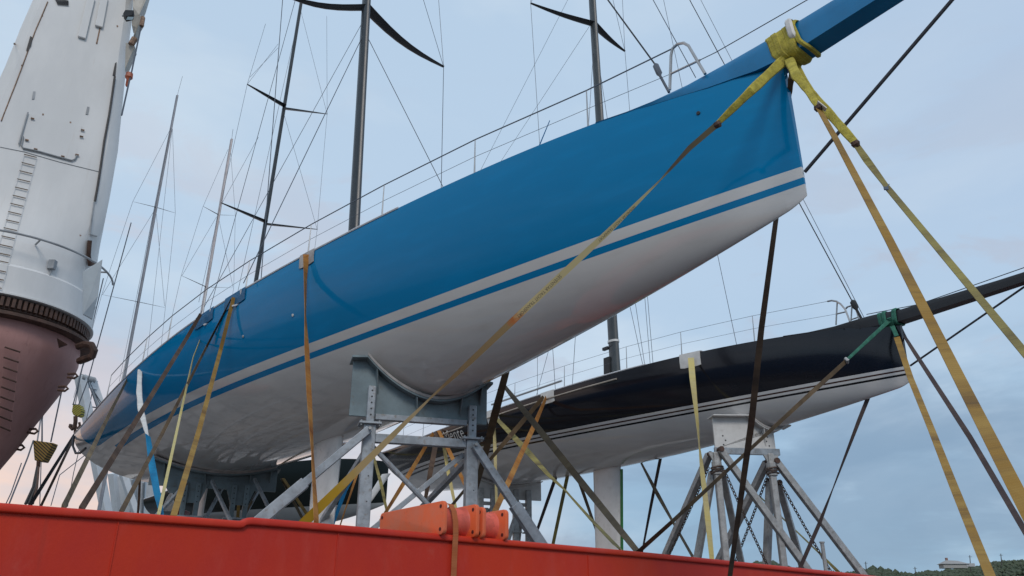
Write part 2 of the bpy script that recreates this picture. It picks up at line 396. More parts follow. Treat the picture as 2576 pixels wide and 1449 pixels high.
mr.set(col=col, rough=mr.math('ADD', .36, mr.math('MULTIPLY', b, .25)), spec=.2); mr.bump(mr.math('ADD', mr.noise(22, 5, .7), mr.math('MULTIPLY', mr.noise(1.2, 3, .5), 3.)), .006, .35); m_red = mr.m
prof_px = [(-900, 1197), (-300, 1243), (0, 1265), (180, 1278.5), (320, 1288.5), (470, 1300), (600, 1310), (612, 1309), (622, 1302.5), (634, 1301.5), (760, 1312), (1000, 1333.5), (1300, 1360), (1600, 1387), (1900, 1417), (2170, 1445), (2250, 1454), (2420, 1474)]
wall = MB(); cap = MB(); wr = []; cr = []
ends = [on_rail(*prof_px[0])-rd*18]+[on_rail(x, y) for x, y in prof_px]+[on_rail(*prof_px[-1])+rd*30]
for p in ends:
    z = p.z; f = V((p.x, p.y, 0)); up = V((0, 0, 1))
    cr.append([f-rn*.16+up*(z-.02), f-rn*.15+up*z, f+rn*.004+up*z, f+rn*.022+up*(z-.012), f+rn*.032+up*(z-.030), f+rn*.034+up*(z-.070), f+rn*.026+up*(z-.088), f+rn*.002+up*(z-.094), f-rn*.16+up*(z-.094)])
    wr.append([f-rn*.012+up*(z-.085), f-rn*.012+up*(-.55), f-rn*.03+up*(-.55), f-rn*.03+up*(z-.085)])
bul = empty('bulwark', on_rail(0, 1265)-V((0, 0, 1.2)))
tag(bul, 'red painted steel bulwark of the ship running along the bottom of the view', 'bulwark')
def under(o, par): o.parent = par; o.matrix_parent_inverse = par.matrix_world.inverted() if False else M.Translation(-par.location); return o
under(obj('lower_side', MB().loft([[a_[1]-rn*.004, a_[1]-UPZ*3.9-rn*.004, a_[2]-UPZ*3.9, a_[2]] for a_ in wr]), paint('dark_ship_side', (.055, .05, .05), .6, 0, .2, 1), smooth=True), bul)  # unseen lower strip, added dark to cut the red reflected in the bow
under(obj('plating', wall.loft(wr), m_red, smooth=True), bul)
under(obj('cap_rail', cap.loft(cr), m_red, smooth=True, angle=60), bul)
for x, y in ((852, 1335), (1480, 1392), (300, 1305)):
    wd = MB(); p = on_rail(x, y); f = V((p.x, p.y, 0)); wd.beam(f+rn*-.006+V((0, 0, p.z-.03)), f+rn*-.006+V((0, 0, -2.5)), .012, .012, up=tuple(rn)); under(obj('weld_seam', wd, m_red), bul)
# ------------------------------------------------------------------ straps
def ribbon(name, label, mat, pts, ext=True, cat='strap', group='lashing straps holding the yachts', thick=.007, sag=0.0, parent=None, flat=False):
    """webbing from image points (x, y, depth, width): width narrows where the flat strap turns edge-on"""
    P = [at(x, y, t) for x, y, t, w in pts]; Wd = [w*t/FPX for x, y, t, w in pts]
    if ext:
        d = P[-1]-P[-2]
        if d.z < -1e-3:
            k = (P[-1].z-.02)/-d.z; e = P[-1]+d*k
            if (P[-1]-P0).dot(rn) > 0: e = P[-1]+d*((P[-1].z+1.585)/-d.z)      # outside the ship: down to the quay
            elif (e-P0).dot(rn) > -.35: e = V((P[-1].x, P[-1].y, .02))-rn*.05
            P.append(e); Wd.append(Wd[-1])
    wm = max(Wd); mb = MB(); mb.uvv = []; rings = []; L = 0; last = None
    path = []
    for i in range(len(P)-1):
        n = 8
        for k in range(n+(i == len(P)-2)):
            f = k/n; path.append((P[i].lerp(P[i+1], f), Wd[i]*(1-f)+Wd[i+1]*f, (P[i+1]-P[i]).normalized()))
    for i, (p, w, dd) in enumerate(path):
        if last is not None: L += (p-last).length
        last = p; dd = (path[min(i+1, len(path)-1)][0]-path[max(i-1, 0)][0]).normalized()
        a = 0 if flat else math.acos(min(1, w/wm)); k = w/wm if flat else 1; s = dd.cross(p.normalized()).normalized(); n = s.cross(dd).normalized()
        x = s*math.cos(a)+n*math.sin(a); y = n*math.cos(a)-s*math.sin(a)
        p = p-V((0, 0, sag*math.sin(math.pi*i/(len(path)-1))))
        rings.append([p-x*wm*k/2-y*thick/2, p+x*wm*k/2-y*thick/2, p+x*wm*k/2+y*thick/2, p-x*wm*k/2+y*thick/2])
        mb.uvv += [(L, 0), (L, wm), (L, wm), (L, 0)]
    mb.loft(rings)
    if parent is not None: return obj(name, mb, mat, parent)
    o = obj(name, mb, mat, origin=P[-1]); tag(o, label, cat, group); return o
# ------------------------------------------------------------------ blue yacht
m_bluehull = two_tone('blue_topsides', BLUE, (.0003, .178, .385), (.60, .575, .55), None,
                      [(BLUE['w']-.148, BLUE['b2']-.018, (.0003, .178, .385), 2.6)], end_x=.75, end_r=1.1)
m_bluegloss = paint('blue_sprit', (.0005, .150, .34), .3, 0, .1, 2)
bl = Yacht(BLUE, 'racing_yacht', 'blue racing yacht with white bottom and blue bowsprit, nearest to the camera')
bl.hull(m_bluehull, m_deck, m_rail)
# bowsprit: a tapered box that grows out of the foredeck
mb = MB(); rings = []
def sprit_rings(p, rows):
    out = []
    for x, w_, t, b_ in rows:
        u = min(1, x/22); w_ = h_B(p, u)*.985 if w_ is None else w_; b_ = h_s(p, u)-.03 if b_ is None else b_; t = h_s(p, u)+.03 if t is None else t
        h = t-b_; out.append([(x, -w_, b_), (x, -w_*1.03, b_+h*.6), (x, -w_*.98, t-h*.10), (x, -w_*.86, t), (x, w_*.86, t), (x, w_*.98, t-h*.10), (x, w_*1.03, b_+h*.6), (x, w_, b_)])
    return out
rings = sprit_rings(BLUE, [(19.4, None, None, None), (19.9, None, 2.225, None), (20.3, .60, 2.235, None), (20.8, .455, 2.30, None), (21.06, .38, 2.36, None), (21.4, .275, 2.44, 2.115), (21.7, .20, 2.49, 2.10), (22, .165, 2.51, 2.10), (22.4, .155, 2.52, 2.105), (24, .135, 2.55, 2.22), (26.2, .10, 2.60, 2.40)])
bl.part('bowsprit', mb.loft(rings), m_bluegloss, smooth=True, angle=40)
k = MB(); rings = []
for i in range(12):
    f = i/11; z = -.66-3.05*f; c = 1.22-.25*f; x0 = 9.95+.12*f
    rings.append([(x0+c/2+c/2*math.cos(a_)-.03*c, .085*(1-.15*f)*math.sin(a_)*(1+.35*math.cos(a_)), z) for a_ in [2*math.pi*j/20 for j in range(20)]])
m_white = paint("white_antifoul", (.70, .68, .66), .3, 0, .08, 1.5, (.40, .37, .33), .3)
kf = bl.part('keel_fin', k.loft(rings), m_white, smooth=True)
k = MB(); bl.part('keel_bulb', k.loft([[(9.2+f*3.2, .3*math.sin(math.pi*f)**.6*math.cos(a_), -3.82+.22*math.sin(math.pi*f)**.6*math.sin(a_)) for a_ in [2*math.pi*j/14 for j in range(14)]] for f in [.01+.98*i/12 for i in range(13)]]), m_white, kf, smooth=True)
def rudder(Y, x, y0, cant, top, length, chord, mat):
    mb = MB(); rings = []
    for i in range(9):
        f = i/8; c = chord*(1-.45*f**1.5); z = top-length*f; yy = y0+cant*f
        rings.append([(x+c*(.5*math.cos(a_)-.12*f), yy+.05*(1-.5*f)*math.sin(a_), z) for a_ in [2*math.pi*j/14 for j in range(14)]])
    return Y.part('rudder', mb.loft(rings), mat, smooth=True)
rudder(bl, 3.7, 0, 0, -.45, 2.9, .62, m_white)
mbase = bl.unp(890, 585, 1, 0); mtop = bl.unp(922, 0, 1, 0); md = (mtop-mbase)/(mtop.z-mbase.z)
mdeck = mbase-md*(mbase.z-h_s(BLUE, .49)); mtp = mdeck+md*30
bl.mast(mdeck, mtp, .155, .10, m_carbon)
zsp = bl.unp(910, 30, 1, 0).z
root = bl.on_mast(zsp)
def spr(Y, x, y, z, rootp, n=7, bow=0.0):
    """spreader tip seen at image point (x, y), level with its root give or take the bow of the blade"""
    tip = Y.unp(x, y, 2, z); return [rootp.lerp(tip, i/n)+V((-bow*math.sin(math.pi*i/n), 0, -.5*bow*math.sin(math.pi*i/n))) for i in range(n+1)], tip
sp, tipP = spr(bl, 1116, 168, zsp+.12, root, bow=.14); bl.spreader(sp, .36, m_carbon2)
_, tipS = spr(bl, 712, -14, zsp+.12, root); bl.spreader([root.lerp(tipS, i/7)+V((-.14*math.sin(math.pi*i/7), 0, -.07*math.sin(math.pi*i/7))) for i in range(8)], .36, m_carbon2)
zs2 = zsp+7.5; r2 = bl.on_mast(zs2)
for tp in (tipP, tipS):
    t2 = r2+(tp-root)*.8; bl.spreader([r2.lerp(t2, i/6) for i in range(7)], .3, m_carbon2)
    bl.wires('shroud', [[tp, t2], [tp, bl.on_mast(zs2-.3)]], .008)
    c = V((11.3 if tp.y < 0 else 10.6, math.copysign(h_B(BLUE, .5)-.15, tp.y), h_s(BLUE, .5)))
    if tp is tipP: c = bl.unp(1110, 475, 1, h_B(BLUE, .5)-.15)
    bl.wires('shroud', [[tp, c], [bl.on_mast(zsp-.9), c+V((-.15, math.copysign(-.3, tp.y), 0))]], .010)
tackz = bl.unp(1680, 226, 1, 0)
bl.wires('forestay', [[bl.unp(1652, 168, 1, 0), bl.on_mast(27)]], .014, m_black)
bl.part('forestay_turnbuckle', MB().tube([bl.unp(1683, 232, 1, 0), bl.unp(1660, 190, 1, 0), bl.unp(1658, 184, 1, 0), bl.unp(1650, 166, 1, 0), bl.unp(1648, 160, 1, 0)], [.022, .022, .05, .05, .016], 8), m_wire, smooth=True)
bl.wires('stay', [[bl.unp(1750, 195, 1, 0), bl.unp(1643, 0, 1, 0), bl.unp(1643, 0, 1, 0)+(bl.unp(1643, 0, 1, 0)-bl.unp(1750, 195, 1, 0))*4]], .007)
_, ls = bl.sheer_at(495, 800); bl.wires('backstay', [[V((.6, 0, 1.1)), bl.on_mast(28)]], .009)
bl.wires('runner', [[ls, bl.on_mast(zsp-.35)]], .007)
bl.part('whip_aerial', MB().tube([bl.unp(1356, 368, 1, 0), bl.unp(1383, 303, 1, 0)], [.012, .008], 6), m_bluegloss)
st_us = [bl.sheer_at(x, y)[0] for x, y in ((1475, 315), (1188, 443), (957, 550), (766, 633), (611, 722), (499, 790), (415, 858), (352, 915), (300, 965), (262, 1005))]
tops, mids = lifelines(bl, st_us, .68, .34, -1)
# bow pulpit
pb = [bl.unp(1685, 224, 1, -h_B(BLUE, .90)+.05), bl.unp(1688, 128, 1, -h_B(BLUE, .90)+.05)]
pr = -.42
pul = [bl.unp(1685, 226, 1, pr), bl.unp(1688, 140, 1, pr), bl.unp(1692, 122, 1, pr), bl.unp(1704, 111, 1, pr), bl.unp(1720, 108, 1, pr), bl.unp(1732, 115, 1, pr), bl.unp(1750, 146, 1, pr), bl.unp(1774, 186, 1, pr)]
mbp = MB().tube(pul, .022, 8).tube([bl.unp(1687, 186, 1, pr), bl.unp(1761, 151, 1, pr)], .016, 8)
for s_ in (1,):
    mir = [V((p_.x, -p_.y, p_.z)) for p_ in pul]
bl.part('pulpit', mbp, m_inox, smooth=True)
bl.part('pulpit', MB().tube([V((p_.x, .16, p_.z-.02)) for p_ in pul], .020, 8), m_inox, smooth=True) if False else None
up = [pul[2]]+tops; md_ = [bl.unp(1687, 186, 1, pr)]+mids
bl.part('lifeline', MB().tube(up, .011, 5), m_wire); bl.part('lifeline', MB().tube(md_, .004, 5), m_wire)
bl.part('lifeline', MB().tube([bl.unp(1761, 151, 1, pr), bl.unp(1800, 132, 1, -.2), V((26, 0, 2.72))], .007, 5), m_wire)
b0 = V((22.02, 0, .46)); b1 = bl.unp(2395, 0, 1, 0); b2 = b0+(b1-b0)*((2.38-b0.z)/(b1.z-b0.z))
bl.part('bobstay', MB().tube([b0, b2], .022, 8), m_rope, smooth=True) if True else None
b_end = bl.unp(2395, 0, 1, 0)
# ------------------------------------------------------------------ black yacht
m_blackhull = two_tone('black_topsides', BLACK, (.010, .010, .014), (.64, .62, .605), None,
                       [(.420, .385, (.055, .025, .020), 0), (.330, .285, (.012, .012, .014), 0)], rough=.08, coat=.05, spec=.38)
m_blacks = paint('black_sprit', (.010, .010, .012), .5, 0, .15, 2)
bk = Yacht(BLACK, 'racing_yacht', 'black racing yacht with white bottom and thin double boot stripe, standing behind the blue one')
bk.hull(m_blackhull, m_deck, m_rail)
mb = MB(); rings = sprit_rings(BLACK, [(19.4, None, None, None), (20.0, None, 1.685, None), (20.6, .40, 1.70, None), (21.1, .285, 1.75, None), (21.4, .21, 1.77, 1.50), (21.76, .165, 1.76, 1.47), (22.1, .14, 1.73, 1.47), (24.2, .105, 1.75, 1.55), (27.6, .075, 1.84, 1.71)])
bk.part('bowsprit', mb.loft(rings), m_blacks, smooth=True, angle=40)
k = MB(); rings = []
for i in range(12):
    f = i/11; z = -.40-3.9*f; c = 1.32-.22*f; x0 = 11.2+.10*f
    rings.append([(x0+c/2+c/2*math.cos(a_), .10*(1-.15*f)*math.sin(a_)*(1+.35*math.cos(a_)), z) for a_ in [2*math.pi*j/20 for j in range(20)]])
kf = bk.part('keel_fin', k.loft(rings), m_white, smooth=True)
m_gtape = paint('green_tape', (.02, .16, .03), .5)
bk.part('green_edge_tape', MB().beam((12.56, 0, -.6), (12.44, 0, -4.2), .07, .05, up=(0, 1, 0)), m_gtape, kf)
k = MB(); bk.part('keel_bulb', k.loft([[(10.3+f*3.2, .3*math.sin(math.pi*f)**.6*math.cos(a_), -4.35+.22*math.sin(math.pi*f)**.6*math.sin(a_)) for a_ in [2*math.pi*j/14 for j in range(14)]] for f in [.01+.98*i/12 for i in range(13)]]), m_white, kf, smooth=True)
rt = bk.inv @ at(972, 1192, 34.6); rb_ = bk.inv @ at(908, 1290, 34.6)
mb = MB(); rings = []
for i in range(9):
    f = i/8; c = rt.lerp(rb_, f); w_ = .50*(1-.55*f**2)
    rings.append([c+V((w_*.5*math.cos(a_), .05*math.sin(a_)+w_*.5*.35*math.cos(a_), 0)) for a_ in [2*math.pi*j/14 for j in range(14)]])
bk.part('rudder', mb.loft(rings), m_white, smooth=True)
mbase = bk.unp(1548, 937, 1, 0); mtop = bk.unp(1490, 0, 1, 0); md = (mtop-mbase)/(mtop.z-mbase.z)
mdeck = mbase-md*(mbase.z-h_s(BLACK, .56)); bk.mast(mdeck, mdeck+md*29, .175, .12, paint('dark_grey_mast', (.045, .052, .055), .4, 0, .2, 2))
mm = bk.mast_o
z1 = bk.unp(1494, 60, 1, 0).z; root = bk.on_mast(z1)
sp, tpP = spr(bk, 1572, 129, z1+.1, root, bow=.04); bk.spreader(sp, .34, m_carbon2)
sp, tpS = spr(bk, 1335, 8, z1+.1, root, bow=.04); bk.spreader(sp, .34, m_carbon2)
for tp, cp in ((tpP, (1588, 266)), (tpS, (1335, 376))):
    c = bk.unp(*cp, 2, 0) if False else None
    ch = V((mdeck.x-.5, math.copysign(h_B(BLACK, .54)-.1, tp.y), h_s(BLACK, .54)))
    bk.wires('shroud', [[tp, ch], [tp, bk.on_mast(z1+8.0)], [tp, V((tp.x+.1, tp.y*.9, z1+8))], [bk.on_mast(z1-.5), ch+V((.3, -.4*(1 if tp.y > 0 else -1), 0))]], .009)
    bk.spreader([bk.on_mast(z1+8).lerp(V((tp.x+.1, tp.y*.9, z1+8)), i/5) for i in range(6)], .3, m_carbon2)
bk.wires('stay', [[bk.unp(1206, 434, 1, -1.5), bk.on_mast(z1+3.5)], [bk.unp(1256, 412, 1, 1.5), bk.on_mast(z1+.2)]], .007)
fs0, fs1 = bk.unp(2167, 801, 1, 0), bk.unp(1735, 0, 1, 0)
bk.wires('forestay', [[fs0, fs0+(fs1-fs0)*1.9]], .014, m_black)
fs0, fs1 = bk.unp(2174, 800, 1, 0), bk.unp(1763, 0, 1, 0); bk.wires('stay', [[fs0, fs0+(fs1-fs0)*1.9]], .008)
fs0, fs1 = bk.unp(1853, 867, 1, 0), bk.unp(1788, 560, 1, 0); bk.wires('stay', [[fs0, fs0+(fs1-fs0)*4.0]], .008)
for a_, b_ in (((1618, 922), (1585, 772)), ((1643, 917), (1629, 747)), ((1352, 995), (1352, 906)), ((1348, 1000), (1377, 893))):
    p_, q_ = bk.unp(*a_, 1, -.8), bk.unp(*b_, 1, -.8); bk.wires('stay', [[p_, p_+(q_-p_)*3.2]], .008)
bk.part('forestay_turnbuckle', MB().tube([bk.unp(2168, 803, 1, 0), bk.unp(2155, 779, 1, 0), bk.unp(2152, 772, 1, 0), bk.unp(2146, 760, 1, 0), bk.unp(2143, 755, 1, 0)], [.03, .03, .075, .075, .02], 8), m_black, smooth=True)
st2 = [bk.sheer_at(x, y)[0] for x, y in ((1895, 862), (1715, 898), (1575, 934), (1418, 975), (1292, 1013), (1195, 1048), (1120, 1075), (1060, 1098), (1010, 1120))]
tops, mids = lifelines(bk, st2, .68, .34, -1, post=.016)
def bowloop(Y, pts, y, cross):
    mb = MB().tube([Y.unp(a_, b_, 1, y) for a_, b_ in pts], .022, 8)
    for c in cross: mb.tube([Y.unp(a_, b_, 1, y) for a_, b_ in c], .018, 8)
    return Y.part('pulpit', mb, m_inox, smooth=True)
bowloop(bk, ((2082, 758), (2092, 756), (2104, 758), (2115, 765), (2126, 778), (2133, 795), (2138, 809)), -.60, [((2106, 759), (2103, 817)), ((2103, 790), (2129, 784))])
bowloop(bk, ((2126, 778), (2132, 772), (2142, 769), (2150, 773), (2156, 785), (2161, 803)), .05, [((2143, 769), (2141, 807)), ((2141, 804), (2159, 798))])
a_ = [bk.unp(2082, 758, 1, -.6)]+tops; b_ = [bk.unp(2103, 790, 1, -.6)]+mids
bk.part('lifeline', MB().tube(a_, .005, 5), m_wire); bk.part('lifeline', MB().tube(b_, .004, 5), m_wire)
bk.part('lifeline', MB().tube([bk.unp(2180, 791, 1, 0), bk.unp(2310, 766, 1, 0), V((27, 0, 2.0))], .010, 5), m_wire)
b0 = bk.unp(2290, 920, 1, 0); b1 = bk.unp(2576, 722, 1, 0); b2 = b0+(b1-b0)*((1.70-b0.z)/(b1.z-b0.z))
bk.part('bobstay', MB().tube([b0, b2], .022, 8), m_rope, smooth=True)
bk.part('rubbing_pipe', MB().tube([bk.unp(1237, 1018, 1, -2.3), bk.unp(1413, 958, 1, -1.95)], .035, 8), m_inox, smooth=True)
bk.part('chafe_batten', MB().tube([V((x_, -h_B(BLACK, x_/22)*.995-.02, h_s(BLACK, x_/22)-.20)) for x_ in (6, 7.5, 9, 10.5, 12, 13.3, 14.4)], .022, 6), paint('pale_batten', (.42, .36, .30), .6))
mb = MB().tube([bk.unp(1534, 860, 1, -.05), bk.unp(1562, 856, 1, .05)], .05, 8); 
wz = bk.unp(1548, 858, 1, 0).z; mc = bk.on_mast(wz); bk.part('mast_band', MB().loft([[mc+V((.225*math.cos(2*math.pi*j/16), .162*math.sin(2*math.pi*j/16), dz)) for j in range(16)] for dz in (-.035, .035)]), m_padw, mm, smooth=True)
c_ = bk.unp(1531, 927, 1, -.1); bk.part('halyard_bag', MB().box(c_, (.14, .10, .36)), m_black, mm, bevel=.02)
c_ = bk.unp(1524, 877, 1, -.1); bk.part('mast_bracket', MB().box(c_, (.13, .05, .05)).beam(c_, c_+V((.35, 0, .02)), .05), m_black, mm, bevel=.01)
# name lettering on the black topsides
def hull_text(Y, body, x0, z0, size, mat, name, tilt=0.0, out=.012):
    cu = bpy.data.curves.new(name, 'FONT'); cu.body = body; cu.size = size; cu.resolution_u = 3
    tmp = bpy.data.objects.new('t', cu); C.objects.link(tmp); bpy.context.view_layer.update()
    dg = bpy.context.evaluated_depsgraph_get(); me = bpy.data.meshes.new_from_object(tmp.evaluated_get(dg)); bpy.data.objects.remove(tmp)
    mb = MB()
    for v in me.vertices:
        x = x0+v.co.x; z = z0+v.co.y+tilt*v.co.x; mb.v.append(V((x, -h_y(Y.p, x/22, z)-out, z)))
    mb.f = [tuple(p.vertices) for p in me.polygons]; return Y.part(name, mb, mat)
hull_text(bk, 'Bella Mente', 5.0, .84, .50, paint('white_letters', (.70, .68, .64), .5), 'lettering')
# ------------------------------------------------------------------ third and fourth row: yachts beyond, of which masts and a dark hull show
def clone_params(p, yaw, mx, mast_xy, bz, L=22.0):
    q = dict(p); q.update(yaw=R(yaw), pit=0.0, rol=0.0, L=L, bz=bz, bx=mast_xy[0]+(L-mx)*math.cos(R(yaw)), by=mast_xy[1]+(L-mx)*math.sin(R(yaw))); return q
m0 = at(570, 1230, 44.0); DARK = clone_params(BLUE, -30, 3.2, (m0.x, m0.y), 5.5, 14.2); DARK['w'] = .15
m_dark = two_tone('dark_topsides', DARK, (.006, .010, .010), (.24, .26, .27), None, [], rough=.15)
dk = Yacht(DARK, 'racing_yacht', 'dark hulled racing yacht in the row behind, seen under the blue hull')
dk.hull(m_dark, m_deck, m_rail)
dk.part('keel_fin', MB().loft([[(6.5+c*.5*math.cos(a_), .09*math.sin(a_), z) for a_ in [2*math.pi*j/12 for j in range(12)]] for z, c in ((-.6, 1.2), (-5.3, 1.0))]), m_white, smooth=True)
def rig(Y, p_low, p_top, r0, r1, mat, sprs, lines, top_z=None, wr=.012, chord=.2, ymat=None):
    """mast through two image points on the boat's centre plane; spreaders and wires end at image points on the plane of the mast across the boat"""
    a, b = Y.unp(*p_low, 1, 0), Y.unp(*p_top, 1, 0); d = (b-a)/(b.z-a.z); u = a.x/Y.p['L']; base = a-d*(a.z-h_s(Y.p, max(.05, min(.95, u)))+.1)
    top = b if top_z is None else a+d*(top_z-a.z); Y.mast(base, top, r0, r1, mat, 12)
    def ap(x, y): return Y.unp(x, y, 0, (a.x+b.x)/2)
    for root, tip in sprs:
        rz = Y.on_mast(Y.unp(*root, 1, 0).z); tp = ap(*tip); Y.spreader([rz.lerp(tp, i/5) for i in range(6)], chord, ymat or m_carbon2)
    for ln in lines: Y.wires('shroud', [[ap(x, y) for x, y in ln]], wr)
rig(dk, (645, 700), (757, 10), .135, .11, m_carbon, [((710, 268), (622, 212)), ((716, 272), (823, 287)), ((660, 560), (556, 510)), ((668, 563), (798, 577))],
    [((668, 60), (622, 212), (556, 510), (500, 760)), ((753, 12), (823, 287), (798, 577), (790, 640)), ((622, 212), (700, 110)), ((710, 272), (798, 577)), ((700, 120), (629, 194)), ((558, 512), (650, 345)), ((822, 40), (823, 287))], top_z=35, wr=.011, chord=.42)
dk.wires('backstay', [[V((.5, 0, 1.1)), dk.on_mast(34)]], .014)
def small_boat(base_px, t, yaw, L, label, hullcol, **k):
    m0 = at(*base_px, t); s = L/22; p = {a: (b*s if a in ('Bm', 'bb', 's0', 's1', 's2', 's3', 'k0', 'k1', 'k2', 'k3', 'w') else b) for a, b in BLACK.items()}
    p = clone_params(p, yaw, L*.52, (m0.x, m0.y), 2.6, L)
    Y = Yacht(p, 'sailing_yacht', label, 'yachts in the far row'); Y.hull(two_tone('topsides', p, hullcol, (.5, .5, .5), None, []), m_deck, m_rail)
    Y.part('keel_fin', MB().loft([[(L*.5+c*.5*math.cos(a_), .12*math.sin(a_), z) for a_ in [2*math.pi*j/12 for j in range(12)]] for z, c in ((-.25, 1.6), (-2.6, 1.2))]), m_white, smooth=True)
    rig(Y, **k); return Y
A = small_boat((262, 1180), 45, -20, 15, 'far yacht whose slim grey mast stands next to the crane', (.5, .5, .5), p_low=(310, 960), p_top=(446, 240), r0=.10, r1=.075, mat=m_alloy,
    sprs=[((390, 522), (334, 507)), ((390, 522), (441, 536)), ((344, 760), (256, 741)), ((344, 760), (416, 774))],
    lines=[((430, 322), (334, 507), (256, 741), (185, 1000)), ((434, 325), (441, 536), (416, 774), (400, 920)), ((425, 335), (345, 740)), ((388, 530), (258, 741)), ((393, 535), (414, 770)), ((436, 300), (370, 900)), ((428, 330), (300, 960))], chord=.09, wr=.010)
A.part('wind_aerial', MB().tube([A.unp(446, 240, 1, 0), A.unp(459, 192, 1, 0)], .012, 5), m_wire)
B_ = small_boat((440, 1180), 47, -20, 15, 'far yacht with a pale pinkish mast left of the black spreaders', (.5, .5, .5), p_low=(510, 775), p_top=(583, 350), r0=.115, r1=.085, mat=m_pale if False else m_alloy2,
    sprs=[((548, 541), (511, 519)), ((548, 541), (592, 542)), ((519, 722), (456, 693)), ((519, 722), (588, 724))],
    lines=[((574, 375), (511, 519), (456, 693), (425, 830)), ((580, 378), (592, 541), (588, 724), (575, 800)), ((545, 545), (458, 693)), ((550, 548), (586, 722)), ((578, 380), (520, 715))], chord=.10, wr=.010)
B_.part('wind_aerial', MB().tube([B_.unp(583, 350, 1, 0), B_.unp(586, 325, 1, 0)], .012, 5), m_wire)

# ------------------------------------------------------------------ cradle stands
UPZ = V((0, 0, 1))
class Stand:
    """frame of a transverse stand: l across the boat to port, f towards its bow, h up from the deck"""
    def __init__(s, Y, xc, k, name, label, group):
        s.Y, s.xc, s.k = Y, xc, k; s.O = Y.w((xc, 0, 0)); s.O.z = 0
        e = Y.m.to_3x3() @ V((k, 1, 0)); e.z = 0; s.el = e.normalized(); s.ef = s.el.cross(UPZ)
        s.o = tag(empty(name, s.O), label, 'boat stand', group)
    def P(s, l, f, h): return s.el*l+s.ef*f+UPZ*h
    def unp(s, x, y, f=0.0):
        r = ray(x, y); t = s.ef.dot(s.O+s.ef*f)/s.ef.dot(r); p = r*t-s.O; return p.dot(s.el), p.z
    def loc(s, x, y, t): return at(x, y, t)-s.O
    def part(s, name, mb, mat, parent=None, **k): return obj(name, mb, mat, parent or s.o, **k)
    def curve(s, l0, l1, n=24):
        """underside of the hull above the stand as (l, h)"""
        out = []
        for i in range(n+1):
            y = (l0+(l1-l0)*i/n)/math.hypot(1, s.k); x = s.xc+s.k*y; u = x/s.Y.p['L']; B = h_B(s.Y.p, u); c = min(.999, abs(y)/B); nn = h_n(s.Y.p, u)
            zk, zs = h_k(s.Y.p, u), h_s(s.Y.p, u); z = zk+(zs-zk)*(1-(1-c**nn)**(1/nn))
            p = s.Y.w((x, y, z))-s.O; out.append((p.dot(s.el), p.z))
        return out
    def saddle(s, l0, l1, p0, p1, hb, mat, fl=.24, th=.05, gap=.05):
        """web plate between hull and bottom beam, with a padded flange under the hull and stiffeners"""
        cv = s.curve(l0, l1); top = [(l, h-gap) for l, h in cv]
        poly = [s.P(l, -.03, h-th) for l, h in top]+[s.P(p1, -.03, top[-1][1]-th-.02), s.P(p1, -.03, hb), s.P(p0, -.03, hb), s.P(p0, -.03, top[0][1]-th-.02)]
        web = s.part('saddle_plate', MB().prism(poly, s.ef*.06), mat, bevel=.006)
        mb = MB(); rings = []
        ext = [(p0-.04, top[0][1]-.02)]+top+[(l1+.10, top[-1][1]-.02)]
        for l, h in ext: rings.append([s.P(l, -fl, h-th), s.P(l, fl, h-th), s.P(l, fl, h-.01), s.P(l, -fl, h-.01)])
        s.part('saddle_flange', MB().loft(rings), mat, bevel=.004)
        mb = MB(); rings = []
        for l, h in ext[1:-1]: rings.append([s.P(l, -fl-.012, h-.012), s.P(l, fl+.012, h-.012), s.P(l, fl+.012, h+gap-.012), s.P(l, -fl-.012, h+gap-.012)])
        s.part('rubber_pad', mb.loft(rings), m_pad)
        for f in ((.12, .42, .80, .97) if mat is m_cradle else (.10, .40)):
            i = int(f*(len(top)-1)); l, h = top[i]; d = .42 if f < .5 else .3
            for sd in (1, -1):
                tri = [s.P(l-.012, sd*.03, h-th-.005), s.P(l-.012, sd*fl*.92, h-th-.005), s.P(l-.012+(.06 if f < .5 else 0), sd*.03, h-th-d)]
                s.part('stiffener', MB().prism(tri, s.el*.024), mat)
    def tubebeam(s, name, a, b, w, h, mat, up=None, bevel=.008, parent=None): return s.part(name, MB().beam(a, b, w, h, up=tuple(up or s.ef)), mat, parent, bevel=bevel)
    def ground(s, a, b): d = b-a; return a+d*((a.z-.03)/-d.z) if d.z < 0 else b
def holes(s, l, f, h0, h1, n, mat=m_black, r=.016, parent=None):
    for i in range(n):
        c = s.P(l, f, h0+(h1-h0)*i/(n-1)); s.part('pin_hole', MB().tube([c, c+s.ef*.004], r, 10), mat, parent)
